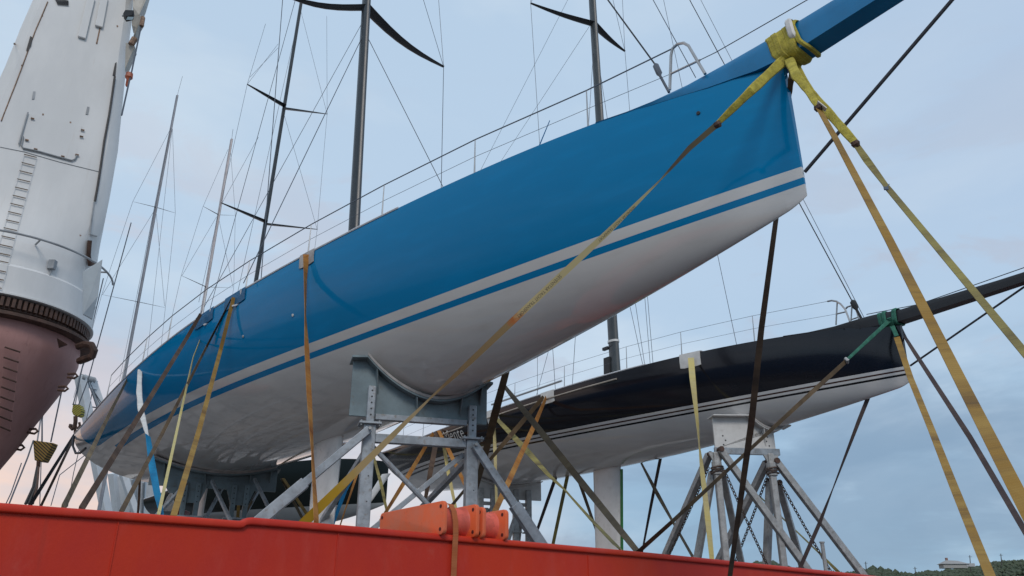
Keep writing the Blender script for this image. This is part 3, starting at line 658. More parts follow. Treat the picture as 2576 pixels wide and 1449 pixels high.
# --- grey stand under the blue bow
bs = Stand(bl, 14.45, .45, 'cradle_stand', 'big grey cradle stand with braced posts carrying the blue hull ahead of its keel', 'stands under the blue yacht')
la, ha = bs.unp(879, 1028); lb, hb2 = bs.unp(1223, 1087); hb = (ha+hb2)/2
bs.saddle(-1.30, lb-.04, la, lb, hb, m_cradle)
pl, pr_ = bs.unp(926, 1100)[0], bs.unp(1183, 1130)[0]
bs.tubebeam('bottom_chord', bs.P(pl+.09, .05, hb-.005), bs.P(pr_-.09, .05, hb-.005), .10, .12, m_steel)
for px_, (x_, yt, yc, x2) in ((pl, (934, 973, 1068, 905)), (pr_, (1186, 1022, 1107, 1182))):
    ht = bs.unp(x_, yt, .07)[1]; hc = bs.unp(x_, yc, .07)[1]; li = bs.unp(x_, (yt+yc)/2, .07)[0]
    ip = bs.tubebeam('inner_post', bs.P(px_, .10, hc-.25), bs.P(px_, .10, ht), .14, .13, m_steel, bevel=.02)
    holes(bs, px_, .164, ht-.09, hc+.15, 5, parent=ip)
    cl = bs.part('collar', MB().box(bs.P(px_, .08, hc), (.19, .17, .018), (bs.el, bs.ef, UPZ)), m_steel, bevel=.004)
    for sx in (-1, 1):
        for sf in (-1, 1): bs.part('bolt', MB().tube([bs.P(px_+sx*.155, .08+sf*.13, hc-.05), bs.P(px_+sx*.155, .08+sf*.13, hc+.045)], .014, 6), m_zinc, cl)
    op = bs.tubebeam('outer_post', bs.P(px_, .08, .02), bs.P(px_, .08, hc-.019), .21, .21, m_steel, bevel=.012)
    for q_ in range(5): bs.part('pin_hole', MB().tube([bs.P(px_+.03, .186, hc-.9-.42*q_), bs.P(px_+.03, .190, hc-.9-.42*q_)], .011, 8), m_black, op)
    bs.part('foot_plate', MB().box(bs.P(px_, .08, .012), (.28, .28, .01), (bs.el, bs.ef, UPZ)), m_steel)
h2 = bs.unp(1050, 1112)[1]
bs.tubebeam('cross_beam', bs.P(pl+.107, .08, h2), bs.P(pr_-.107, .08, h2), .15, .13, m_steel)
l_, h_ = bs.unp(1075, 1268, -.08); bs.part('brace_tube', MB().tube([bs.P(pl+.1, -.06, h2-.12), bs.ground(bs.P(pl+.1, -.06, h2-.12), bs.P(l_, -.08, h_))*1], .045, 10), m_steel, smooth=True)
l_, h_ = bs.unp(930, 1337, -.10); bs.tubebeam('brace_bar', bs.P(pr_-.1, -.10, h2-.15), bs.ground(bs.P(pr_-.1, -.10, h2-.15), bs.P(l_, -.10, h_)), .09, .05, m_steel)
def leg(s, at_, foot, w, w2, k0, mat, mat2=None):
    """telescopic brace: slim inner length bolted to the post, thicker outer tube to the deck"""
    g = s.ground(at_, foot); m_ = at_.lerp(g, k0)
    a_ = s.tubebeam('brace_leg', at_, m_+(g-m_).normalized()*.2, w, w, mat, UPZ, .008)
    s.tubebeam('outer_sleeve', m_, g, w2, w2, mat2 or mat, UPZ, .01, parent=a_)
    s.part('bolt', MB().tube([at_-s.ef*.13, at_+s.ef*.13], .028, 10), m_zinc, a_)
l_, h_ = bs.unp(655, 1309, .20); leg(bs, bs.P(pl-.02, .25, bs.unp(925, 1088)[1]), bs.P(l_, .25, h_), .13, .185, .30, m_steel)
l_, h_ = bs.unp(1357, 1368, .22); leg(bs, bs.P(pr_+.02, .25, bs.unp(1185, 1128)[1]), bs.P(l_, .25, h_), .13, .185, .33, m_steel)
leg(bs, bs.P(pl, -.10, bs.unp(900, 1128)[1]), bs.loc(812, 1308, 16.5), .10, .15, .30, m_steel)
leg(bs, bs.P(pr_, -.10, bs.unp(1165, 1150)[1]), bs.loc(1066, 1272, 16.9), .10, .15, .30, m_steel)
# --- rear stand under the blue stern
rs = Stand(bl, 4.4, .35, 'cradle_stand', 'grey cradle stand deep in shade under the stern of the blue yacht', 'stands under the blue yacht')
l0, h0 = rs.unp(487, 1205); l1, h1 = rs.unp(608, 1210); rs.saddle(-1.55, 1.55, -1.60, 1.60, h0-.22, m_cradle, fl=.30)
q_ = [rs.unp(x_, y_, -.02) for x_, y_ in ((392, 1172), (470, 1205), (472, 1243), (424, 1240))]; rs.part('side_plate', MB().prism([rs.P(a_, -.02, b_) for a_, b_ in q_], rs.ef*.04), m_cradle)
for px_ in (l0, l1):
    for dd in (-.16, .16):
        ip = rs.tubebeam('inner_post', rs.P(px_+dd, .10, h0-1.1), rs.P(px_+dd, .10, h0-.1), .13, .12, m_cradle, bevel=.015); holes(rs, px_+dd, .163, h0-.2, h0-.6, 4, parent=ip)
    rs.part('post_gusset', MB().prism([rs.P(px_-.42, .05, h0-.03), rs.P(px_+.42, .05, h0-.03), rs.P(px_+.22, .05, h0-.62), rs.P(px_-.22, .05, h0-.62)], rs.ef*.03), m_cradle)
    rs.part('collar', MB().box(rs.P(px_, .08, h0-.98), (.36, .17, .02), (rs.el, rs.ef, UPZ)), m_steel, bevel=.004)
    rs.tubebeam('outer_post', rs.P(px_, .08, .02), rs.P(px_, .08, h0-1.0), .30, .22, m_steel, bevel=.012)
    leg(rs, rs.P(px_, .20, h0-1.2), rs.P(px_+(-1.5 if px_ == l0 else 1.5), .6, .03), .10, .14, .3, m_steel)
    leg(rs, rs.P(px_, -.05, h0-1.2), rs.P(px_, -1.5, .03), .10, .14, .3, m_steel)
rs.tubebeam('cross_beam', rs.P(l0+.16, .08, h0-1.25), rs.P(l1-.16, .08, h0-1.25), .13, .12, m_steel)
# --- white stand under the black bow
ws = Stand(bk, 18.2, .5, 'cradle_stand', 'white saddle stand on two slim posts with chained legs, under the black yacht bow', 'stands under the black yacht')
la, ha = ws.unp(1797, 1113); lb, hb2 = ws.unp(1953, 1151); hb = (ha+hb2)/2
ws.saddle(-.60, .35, la, lb, hb, m_white_steel, fl=.22, th=.04)
ws.tubebeam('bottom_beam', ws.P(la-.02, 0, hb-.035), ws.P(lb+.10, 0, hb-.035), .16, .07, m_steel)
for lx, hy in ((la+.22, .33), (la+.28, .22), (la+.22, .11), (lb-.18, .33), (lb-.22, .22), (lb-.16, .11)): ws.part('pin_hole', MB().tube([ws.P(lx, .031, hb+hy), ws.P(lx, .035, hb+hy)], .02, 8), m_black)
def chain(s, a, b):
    n = max(6, int((b-a).length/.085)); mb = MB(); d = (b-a)/n; dn = d.normalized(); x = dn.cross(UPZ).normalized(); y = x.cross(dn)
    for i in range(n):
        c = a+d*(i+.5)-UPZ*(.10*math.sin(math.pi*(i+.5)/n)); w = x if i % 2 else y
        pts = [c+dn*(.062*math.cos(q_))+w*(.032*math.sin(q_)) for q_ in [2*math.pi*j/8 for j in range(9)]]
        mb.tube(pts, .0115, 5, cap=False)
    return s.part('chain', mb, m_chain, smooth=True)
for px_, legs, chs in ((ws.unp(1802, 1160)[0], ((1784, 1144, 1698, 1342, 1.1), (1792, 1190, 1755, 1401, -.5), (1817, 1190, 1864, 1411, .6), (1812, 1131, 2027, 1427, -.9)), ((1783, 1176, 1700, 1349, .9), (1822, 1183, 1932, 1417, -.3))),
                       (ws.unp(1944, 1200)[0], ((1929, 1163, 1810, 1407, 1.1), (1937, 1209, 1929, 1417, -.5), (1958, 1215, 2018, 1424, .6), (1952, 1160, 2166, 1440, -.9)), ((1931, 1196, 1848, 1404, .9), (1960, 1209, 2092, 1433, -.3)))):
    t0 = depth(ws.O+ws.P(px_, 0, hb))
    ws.part('head_bracket', MB().prism([ws.P(px_-.20, -.02, hb-.075), ws.P(px_+.24, -.02, hb-.075), ws.P(px_+.09, -.02, hb-.34), ws.P(px_-.07, -.02, hb-.34)], ws.ef*.05), m_zinc, bevel=.01)
    ws.tubebeam('post', ws.P(px_, 0, .02), ws.P(px_, 0, hb-.075), .155, .155, m_zinc, bevel=.03)
    ws.part('joint_collar', MB().tube([ws.P(px_, 0, hb-.62), ws.P(px_, 0, hb-.30)], .125, 12), m_zinc, bevel=.012)
    ws.part('chain_wrap', MB().tube([ws.P(px_+.15*math.cos(a_*1.3), .15*math.sin(a_*1.3), hb-.42-.012*a_+.02*math.sin(3*a_)) for a_ in range(14)], .026, 6), m_chain, smooth=True)
    for x0, y0, x1, y1, dt in legs:
        a_ = ws.loc(x0, y0, t0+dt*.12); g = ws.ground(a_, ws.loc(x1, y1, t0+dt))
        lg = ws.tubebeam('leg', a_, g, .155, .155, m_zinc, UPZ, .014)
        ws.part('leg_clevis', MB().tube([a_-ws.ef*.10, a_+ws.ef*.10], .07, 10), m_rust, lg)
    for x0, y0, x1, y1, dt in chs: a_ = ws.loc(x0, y0, t0-.15); chain(ws, a_, ws.ground(a_, ws.loc(x1, y1, t0+dt-.2)))
# --- white stand under the black stern
w2 = Stand(bk, 6.1, .3, 'cradle_stand', 'white saddle stand with paired grey posts behind the keel of the black yacht', 'stands under the black yacht')
la, lb = w2.unp(1224, 1240)[0], w2.unp(1312, 1240)[0]; hb = w2.unp(1312, 1258)[1]
w2.saddle(la-.75, lb+.65, la-.5, lb+.75, hb, m_white_steel, fl=.26, th=.04)
for px_ in (la, lb):
    for dd in (-.24, .24):
        w2.tubebeam('post', w2.P(px_+dd, .06, .02), w2.P(px_+dd, .06, hb+.35), .21, .21, m_zinc, bevel=.03)
        w2.part('collar', MB().box(w2.P(px_+dd, .06, hb-1.15), (.19, .17, .02), (w2.el, w2.ef, UPZ)), m_zinc)
    w2.tubebeam('link_bar', w2.P(px_-.13, .06, hb-.18), w2.P(px_+.13, .06, hb-.18), .12, .10, m_zinc)
    for sx, sf in ((-1.6, .5), (1.6, .5), (0, -1.7), (.4, 1.7)):
        a_ = w2.P(px_+.15*(sx > 0)-.15*(sx < 0), .06, hb-.35); w2.tubebeam('leg', a_, w2.ground(a_, w2.P(px_+sx, sf, .4)), .14, .14, m_zinc, UPZ, .01)

# ------------------------------------------------------------------ edge pads, slings and lashing straps
def pad(Y, x, y, w_, drop, mat, label, name='edge_protector', shift=0.0):
    """bent pad hooked over the deck edge"""
    u, l = Y.sheer_at(x, y); mb = MB(); rings = []
    for i in range(7):
        xx = l.x+w_*(i/6-.5); uu = max(0, min(1, xx/Y.p['L'])); zs = h_s(Y.p, uu); B = h_B(Y.p, uu); o = .022
        e = .02*(1 if 0 < i < 6 else 0)
        prof = [(-B+.30, zs+.035), (-B+.04, zs+.045), (-B-o, zs+.03), (-h_y(Y.p, uu, zs-drop*.5)-o-.004, zs-drop*.5), (-h_y(Y.p, uu, zs-drop)-o, zs-drop+e*-1)]
        prof += [(a_+.016, b_) for a_, b_ in reversed(prof)]
        rings.append([Y.w((xx, a_, b_)) for a_, b_ in prof])
    return tag(obj(name, mb.loft(rings), mat, origin=Y.w(l), bevel=0), label, 'edge pad', 'pads over the deck edges')
def sh(Y, x, y, dt=-.06):
    u, l = Y.sheer_at(x, y); return (x, y, depth(Y.w(l))+dt)
def sling_mat(name, c, d):
    m = NT(name); a = m.noise(9, 5, .65); f = m.noise(60, 4, .7, (1, 1, .4))
    m.set(col=m.mix(m.math('MULTIPLY', m.step(f, .5, .7), .5), m.mix(m.step(a, .35, .65), c, tuple(x*.68 for x in c)), d), rough=.85, spec=.2); m.bump(m.math('ADD', f, m.math('MULTIPLY', a, 2.0)), .012, .9); return m.m
w_yellow = sling_mat('yellow_sling_cloth', (.50, .42, .075), (.28, .23, .11)); w_green = sling_mat('green_sling_cloth', (.05, .19, .135), (.09, .13, .10))
m_padb = paint('blue_grey_pad', (.008, .10, .22), .5, 0, .2, 4); m_padk = paint('dark_pad', (.09, .09, .10), .7, 0, .2, 4)
pad(bl, 773, 637, .42, .24, m_pad, 'grey felt pad over the blue deck edge, with an orange strap over it')
pad(bl, 590, 735, .75, .24, m_padb, 'blue grey pad with pale rim over the blue deck edge, second from the stern')
pad(bl, 512, 785, .75, .24, m_padb, 'blue grey pad over the blue deck edge where the darkest brown strap starts')
pad(bk, 1736, 890, .62, .34, m_padw, 'white scalloped pad on the black yacht with a pale yellow strap below it')
pad(bk, 1378, 990, .55, .32, m_padw, 'white plastic pad on the black deck edge holding an orange and a brown strap')
pad(bk, 1240, 1033, .60, .36, m_padw, 'white plastic pad on the black deck edge beside the right post of the grey stand')
# pale rims on the two blue pads
def rim(x0, pts):
    return MB().tube([at(a_, b_, x0) for a_, b_ in pts], .022, 6)
t1, t2 = sh(bl, 590, 735)[2], sh(bl, 512, 785)[2]
for nm, o_, t_, pts in (('a', 0, t1-.10, ((606, 727), (607, 752), (604, 762), (594, 768), (584, 770))), ('b', 0, t2-.10, ((530, 776), (529, 803), (524, 812), (513, 818)))):
    tag(obj('hose_rim', rim(t_, pts), m_rail, smooth=True), 'pale hose looped below the %s pad on the blue deck edge' % ('second' if nm == 'a' else 'third'), 'hose')
pre = 'lashing_strap'
def RT(x, y, d): return rail_t(x, y)+d
def strap(label, mat, *pts, **k): return ribbon(pre, label, mat, pts, **k)
# blue yacht, forward
m_s1 = NT('printed_webbing'); uv = m_s1.xyz('UV'); rp = m_s1.n('ShaderNodeValToRGB'); 
nz = m_s1.noise(3.0, 5, .65, co='UV'); fac = m_s1.math('ADD', m_s1.math('MULTIPLY', uv[0], 1/7.6), m_s1.math('MULTIPLY', m_s1.math('SUBTRACT', nz, .5), .10)); m_s1.put(fac, rp.inputs[0])
cr_ = rp.color_ramp; stops = [(0, (.20, .17, .10)), (.10, (.14, .10, .07)), (.16, (.60, .52, .28)), (.44, (.62, .50, .26)), (.465, (.50, .15, .04)), (.49, (.34, .23, .11)), (.64, (.22, .14, .07)), (.72, (.50, .37, .20)), (.86, (.50, .36, .17)), (.92, (.50, .32, .03)), (1, (.44, .27, .02))]
while len(cr_.elements) < len(stops): cr_.elements.new(.5)
for e_, (p_, c_) in zip(cr_.elements, stops): e_.position = p_; e_.color = (*c_, 1)
m_s1.set(col=rp.outputs[0], rough=.75, spec=.3); m_s1 = m_s1.m
tb = depth(bl.w((22.1, -.16, 2.3)))-.05
s1 = ribbon(pre, 'cream and brown strap printed with dark lettering, crossing the blue bow', m_s1,
    [(1806, 311, 9.9, 15), (1735, 372, 10.05, 13), (1662, 452, 10.2, 3.5), (1530, 583, 10.45, 14), (1404, 700, 10.65, 17), (1285, 812, 10.8, 17), (1180, 912, 10.95, 14), (1083, 1001, 11.05, 4.5), (985, 1098, 11.15, 14), (770, 1310, 11.2, 25)], flat=True)
def strap_text(o, body, a0, a1, h, lift=.012):
    """lettering laid along a strap between two image points, tops towards the lower right"""
    p, q = at(*a0), at(*a1); d = (q-p).normalized(); nn = -p.normalized(); nn = (nn-d*nn.dot(d)).normalized(); up_ = nn.cross(d)
    cu = bpy.data.curves.new('printed_text', 'FONT'); cu.body = body; cu.size = h; cu.align_y = 'CENTER'; cu.resolution_u = 2
    t_ = bpy.data.objects.new('t', cu); C.objects.link(t_); bpy.context.view_layer.update()
    me = bpy.data.meshes.new_from_object(t_.evaluated_get(bpy.context.evaluated_depsgraph_get())); bpy.data.objects.remove(t_)
    xs = [v.co.x for v in me.vertices]; k = (q-p).length/(max(xs)-min(xs)); mb = MB()
    for v in me.vertices: mb.v.append(p+d*((v.co.x-min(xs))*k)+up_*v.co.y+nn*lift)
    mb.f = [tuple(f.vertices) for f in me.polygons]; x = obj('printed_text', mb, m_ink); x.parent = o; x.matrix_parent_inverse = M.Translation(-o.location); return x
m_ink = paint('strap_ink', (.06, .05, .04), .7)
strap_text(s1, 'SEVENSTAR YACHT TRANSPORT', (1411, 693, 10.61), (1302, 797, 10.75), .062)
strap_text(s1, 'SEVENSTAR YACHT TRANSPORT', (1598, 519, 10.31), (1506, 606, 10.47), .046)
# yellow sling wrapped round the blue bowsprit root, with three hanging bights
sg = tag(empty('round_sling', bl.w((22.1, 0, 2.1))), 'yellow round sling wrapped many times round the root of the blue bowsprit', 'sling')
def slingpart(name, mb, mat, **k):
    o = obj(name, mb, mat, **k); o.parent = sg; o.matrix_parent_inverse = M.Translation(-sg.location); return o
def band(Y, x0, x1, hw, zt, zb, r, grow, n=28):
    mb = MB(); rings = []
    for i in range(n+1):
        a_ = 2*math.pi*i/n; c, s_ = math.cos(a_), math.sin(a_); e = .45
        yy = -math.copysign(abs(c)**e, c)*(hw+grow); zz = (zt+zb)/2+math.copysign(abs(s_)**e, s_)*((zt-zb)/2+grow); xx = x0+(x1-x0)*(.5-.5*s_)
        rings.append([Y.w((xx+dx, yy-math.copysign(abs(c)**e, c)*do*(abs(c)), zz+math.copysign(abs(s_)**e, s_)*do)) for dx, do in ((-r, .0), (-r*.6, .022), (r*.5, .026), (r, .0), (r*.3, -.012), (-r*.4, -.012))])
    return mb.loft(rings, cap=False)
for x0, x1, r, g in ((21.90, 22.06, .060, .012), (21.98, 22.13, .060, .020), (22.06, 22.20, .060, .014), (22.15, 22.27, .060, .022), (22.30, 22.22, .058, .030), (22.22, 22.42, .034, .030)):
    slingpart('sling_wrap', band(bl, x0, x1, .165, 2.52, 2.10, r, g), w_yellow, smooth=True)
slingpart('wear_sleeve', band(bl, 22.24, 22.30, .165, 2.525, 2.30, .05, .062), m_padw, smooth=True)
def bight(pts, wpx, flat=.45):
    """soft flat tube through image points (x, y, depth)"""
    P = [at(*p) for p in pts]; path = []
    for i in range(len(P)-1):
        for k in range(6): path.append(P[i].lerp(P[i+1], k/6))
    path.append(P[-1]); mb = MB(); rings = []; n = 10
    for i, p in enumerate(path):
        f = i/(len(path)-1)*(len(wpx)-1); j = min(int(f), len(wpx)-2); w_ = (wpx[j]+(wpx[j+1]-wpx[j])*(f-j))*depth(p)/FPX/2
        d = (path[min(i+1, len(path)-1)]-path[max(0, i-1)]).normalized(); a_ = d.cross(p.normalized()).normalized(); b_ = a_.cross(d)
        rings.append([p+a_*w_*math.cos(2*math.pi*q_/n)*(1+.06*math.sin(i*1.3))+b_*w_*flat*math.sin(2*math.pi*q_/n)*(1+.2*math.cos(2*2*math.pi*q_/n)) for q_ in range(n)])
    return mb.loft(rings)
slingpart('sling_bight', bight([(1992, 128, tb), (1965, 158, tb-.02), (1890, 228, 9.75), (1806, 310, 9.85)], (20, 27, 24, 14)), w_yellow, smooth=True)
slingpart('sling_bight', bight([(1985, 150, tb-.06), (2003, 190, 9.55), (2030, 225, 9.3), (2058, 268, 9.0)], (24, 24, 18, 15)), w_yellow, smooth=True)
slingpart('sling_bight', bight([(2000, 165, tb+.12), (2040, 230, 9.5), (2090, 290, 9.1), (2150, 358, 8.6)], (20, 16, 22, 20)), w_yellow, smooth=True)
slingpart('sling_bight', bight([(1992, 175, tb+.30), (1990, 200, 10.3), (1986, 236, 10.5)], (12, 15, 12)), w_umber, smooth=True)
for p_ in ((2058, 271, 9.0), (2152, 361, 8.6), (1805, 313, 9.84)): slingpart('knot', MB().tube([at(p_[0]-4, p_[1]-7, p_[2]), at(*p_), at(p_[0]+4, p_[1]+8, p_[2])], [.035, .05, .035], 8), m_rust, smooth=True)
slingpart('sling_label', MB().beam(at(2056, 258, 9.0), at(2078, 276, 8.95), .07, .01), m_padw)
strap('widest strap, gold and brown webbing from the yellow sling past the right edge', w_gold, (2059, 272, 9.0, 10), (2100, 345, 8.55, 13), (2235, 600, 7.3, 19), (2410, 945, 5.95, 27), (2575, 1268, 4.9, 36))
strap('long olive strap from the longer bight of the yellow sling to the right edge', w_olive, (2154, 364, 8.6, 13), (2180, 402, 8.45, 17), (2225, 462, 8.2, 11), (2235, 475, 8.15, 13), (2576, 885, 6.4, 19))
tag(obj('strap_tag', MB().box(at(2229, 474, 8.1), (.022, .008, .018)).tube([at(2229, 474, 8.1), at(2237, 463, 8.15)], .006, 5), paint('blue_grey_tag', (.07, .10, .15), .5), bevel=.004), 'small blue tag hanging from the long olive strap', 'tag')
strap('wide brown strap hanging from behind the blue bow, in front of the black yacht', w_brown, (1988, 215, 10.7, 10), (1953, 545, 11.3, 11), (1915, 830, 11.9, 14), (1890, 1065, 12.4, 16), (1842, 1408, 13.3, 11))
# blue yacht, amidships and aft
strap('orange strap from the grey felt pad straight down the blue side', w_orange, sh(bl, 770, 640, -.12)+(15,), (768, 700, 15.2, 7), (768, 790, 14.5, 3), (772, 880, 13.9, 11), (778, 1000, 13.0, 12), (786, 1140, 12.0, 5), (796, 1312, RT(796, 1312, .5), 12))
strap('darkest brown strap slanting down the blue stern from the third pad', w_brown, sh(bl, 505, 790, -.15)+(8,), (470, 850, 17.2, 9), (335, 1070, 12.7, 12), (206, 1278, RT(206, 1280, .5), 15))
strap('yellow brown strap from the second pad down to the left of the rear stand', w_khaki if False else w_gold, sh(bl, 588, 748, -.15)+(9,), (555, 880, 16.5, 9), (500, 1085, 12.8, 12), (437, 1296, RT(437, 1298, .5), 16))
strap('narrow pale cream strap left of the yellow brown one', w_pale, (520, 812, 18.6, 2), (486, 900, 16.7, 2), (450, 1060, 13.4, 6), (399, 1294, RT(399, 1296, .5), 8))
strap('dull umber strap crossing behind the cream one, low under the blue stern', w_umber, sh(bl, 582, 752, -.10)+(3,), (520, 872, 17.2, 5), (400, 1106, 12.9, 9), (306, 1286, RT(306, 1288, .5), 12))
strap('thin orange brown strap over the rounded blue stern', w_khaki, sh(bl, 320, 955, -.12)+(5,), (285, 1022, 17.8, 7), (222, 1150, 14, 11), (161, 1274, RT(161, 1276, .5), 12))
strap('bright blue strap below a white sleeve near the stern', w_blue, (372, 1095, 13.6, 10), (384, 1180, 12.2, 17), (396, 1245, 11, 15), (406, 1292, RT(406, 1294, .6), 9))
mb = bight([sh(bl, 352, 930, -.16)+() , (350, 985, 18.0), (354, 1030, 16.6), (363, 1065, 15.0), (372, 1100, 13.55)], (10, 13, 14, 12, 6), .3)
tag(obj('chafe_sleeve', mb, m_padw, smooth=True, origin=at(372, 1100, 13.55)), 'white chafe sleeve lying on the blue stern above the blue strap', 'sleeve')
strap('black strap from the stern tip to the bulwark, upper of the two', w_black, (188, 1092, 24.7, 6), (79, 1266, 21.5, 9))
strap('grey black strap from the stern tip, lower of the two', w_brown, (189, 1094, 24.7, 6), (104, 1271, 21.2, 6))
tag(obj('stern_rope', MB().tube([bl.w(p_) for p_ in [(.03, -2.66, .93), (.3, -2.69, .60), (.7, -2.66, .32), (1.3, -2.68, .22), (2.0, -2.73, .22)]], .035, 6), m_rope, smooth=True), 'dark rope lying round the white stern corner of the blue yacht', 'rope')
strap('brown strap from behind the blue hull down past the grey stand right post', w_umber, (1276, 925, 15.8, 16), (1245, 1042, 16.3, 20), (1217, 1156, 16.8, 15), (1187, 1267, 17.2, 10))
# between the yachts
strap('yellow green strap slanting right from the pad beside the grey stand', w_olive, sh(bk, 1240, 1042, -.15)+(5,), (1252, 1056, 26.0, 9), (1320, 1128, 23.8, 15), (1379, 1194, 21.8, 9), (1424, 1236, 20.3, 4), (1490, 1310, 17.8, 7), (1563, 1386, 15.2, 8))
strap('broad khaki strap slanting from the blue hull to the bulwark, upper of the crossing pair', w_khaki, (1262, 963, 16.2, 8), (1327, 1044, 16.0, 15), (1440, 1185, 15.5, 17), (1604, 1388, RT(1604, 1390, .7), 15))
strap('short thin strap seen behind the keel of the blue yacht, left of two', w_khaki, (708, 1204, 24.0, 6), (763, 1308, 22.5, 7))
strap('short yellow strap seen behind the keel of the blue yacht, right of two', w_gold, (712, 1203, 24.0, 6), (775, 1298, 22.4, 8))
strap('orange strap from the white pad on the black deck edge down to the left', w_orange, sh(bk, 1374, 1000, -.15)+(6,), (1344, 1070, 23.8, 11), (1271, 1230, 20.5, 14))
strap('brown strap from the same white pad as the orange one, crossing the boot stripes', w_umber, sh(bk, 1368, 998, -.12)+(10,), (1284, 1096, 24.5, 12), (1227, 1163, 23.5, 7), (1131, 1278, 21.5, 7))
strap('pale tan strap hanging straight down from the pad beside the grey stand', w_cream, sh(bk, 1243, 1058, -.2)+(5,), (1245, 1130, 25.8, 9), (1247, 1194, 25.0, 6))
strap('pale yellow strap hanging straight down from the white scalloped pad', w_pale, sh(bk, 1738, 900, -.2)+(15,), (1742, 950, 20.8, 15), (1754, 1060, 20.1, 7), (1759, 1117, 19.8, 2.5), (1767, 1190, 19.4, 11), (1780, 1300, 18.9, 14), (1791, 1408, 18.4, 11))
strap('dark brown strap under the black hull leaning left, right of the keel', w_plum, (1664, 1140, 24.4, 8), (1638, 1270, 24.6, 7), (1616, 1386, 24.8, 4))
strap('olive grey strap under the black hull crossing the dark brown one beside the keel', w_khaki, (1608, 1155, 24.6, 4), (1655, 1245, 24.4, 10), (1690, 1308, 24.2, 6), (1744, 1403, 24.0, 7))
strap('dark strap just left of the black yacht keel leaning left', w_plum, (1400, 1195, 27.2, 9), (1352, 1332, 27.4, 7))
strap('olive strap just left of the black yacht keel, nearly upright', w_olive, (1428, 1195, 26.8, 9), (1391, 1370, 27, 8))
strap('reddish brown strap just left of the black yacht keel leaning right', w_umber, (1450, 1190, 26.6, 9), (1488, 1300, 26.4, 7), (1510, 1360, 26.3, 6))
strap('amber strap seen through the grey stand, leaning right beside the white name', w_orange, sh(bk, 1103, 1083, -.2)+(8,), (1130, 1135, 28.2, 10), (1160, 1198, 27.2, 9))
strap('amber strap seen through the grey stand, leaning far left', w_orange, sh(bk, 1090, 1090, -.2)+(8,), (1068, 1128, 28.4, 8), (1025, 1200, 26.7, 11), (977, 1278, 25, 8))
strap('umber strap seen through the grey stand, nearly upright', w_brown, sh(bk, 1102, 1086, -.22)+(12,), (1086, 1170, 27.5, 13), (1071, 1250, 26.2, 9))
strap('pale lime strap seen through the grey stand, between the two stand posts', w_pale, (1112, 1095, 29.5, 7), (1128, 1190, 28.0, 9), (1143, 1262, 27.0, 7))
strap('olive strap seen behind the left post of the grey stand', w_olive, sh(bk, 938, 1142, -.2)+(6,), (958, 1215, 32, 8), (973, 1285, 30.5, 6))
strap('blue strap seen between the blue keel and the left post of the grey stand', w_blue, (902, 1180, 24, 3), (868, 1232, 23, 12), (845, 1298, 22, 7))
strap('thin tan strap seen beside the left post of the grey stand', w_orange, (898, 1193, 27, 6), (870, 1278, 26, 3))
# black yacht, forward
gs = tag(empty('round_sling', bk.w((22, 0, 1.5))), 'green round sling wrapped round the root of the black bowsprit', 'sling')
sg = gs; tk = depth(bk.w((21.9, -.17, 1.6)))-.06
for x0, x1, r, g in ((21.60, 21.66, .055, .008), (21.72, 21.74, .055, .012), (21.98, 21.96, .06, .010)): slingpart('sling_wrap', band(bk, x0, x1, .165, 1.77, 1.46, r, g), w_green, smooth=True)
slingpart('sling_bight', bight([(2238, 806, tk), (2190, 850, 17.6), (2130, 906, 17.1)], (10, 9, 7)), w_green, smooth=True)
slingpart('sling_bight', bight([(2236, 800, tk-.04), (2244, 820, 17.9), (2256, 846, 17.6)], (10, 12, 10)), w_green, smooth=True)
slingpart('shackle', MB().tube([at(2126, 902, 17.1), at(2132, 906, 17.05), at(2131, 912, 17.1)], .04, 8), m_zinc, smooth=True)
strap('dark olive strap from the green sling slanting down left across the white stand', w_umber, (2129, 908, 17.1, 9), (2050, 980, 16.5, 11), (1900, 1118, 15.2, 8), (1690, 1313, 13.8, 9), (1606, 1388, RT(1606, 1390, .6), 10))
strap('yellow and orange strap from the green sling down past the bottom edge', w_gold, (2256, 848, 17.6, 14), (2290, 950, 16, 14), (2345, 1085, 14, 16), (2400, 1225, 12.2, 20), (2491, 1449, 9.9, 24))
strap('plum brown strap from behind the black bow to the lower right corner', w_plum, (2262, 815, 18.2, 5), (2278, 850, 17.8, 7), (2300, 885, 17.4, 9), (2440, 1100, 15, 13), (2576, 1332, 12.8, 15))
strap('dark strap twisting thin under the black bow, right of the white stand', w_plum, (2184, 1000, 18.3, 10), (2160, 1060, 18.1, 9), (2095, 1230, 17.6, 2), (2060, 1320, 17.4, 9), (2025, 1400, 17.1, 9))
strap('thin strap behind the legs of the white stand turning yellow at its foot', w_olive, (1908, 1246, 21.0, 3), (2000, 1333, 20.5, 3), (2066, 1396, 20.1, 4), (2106, 1436, 19.9, 8))
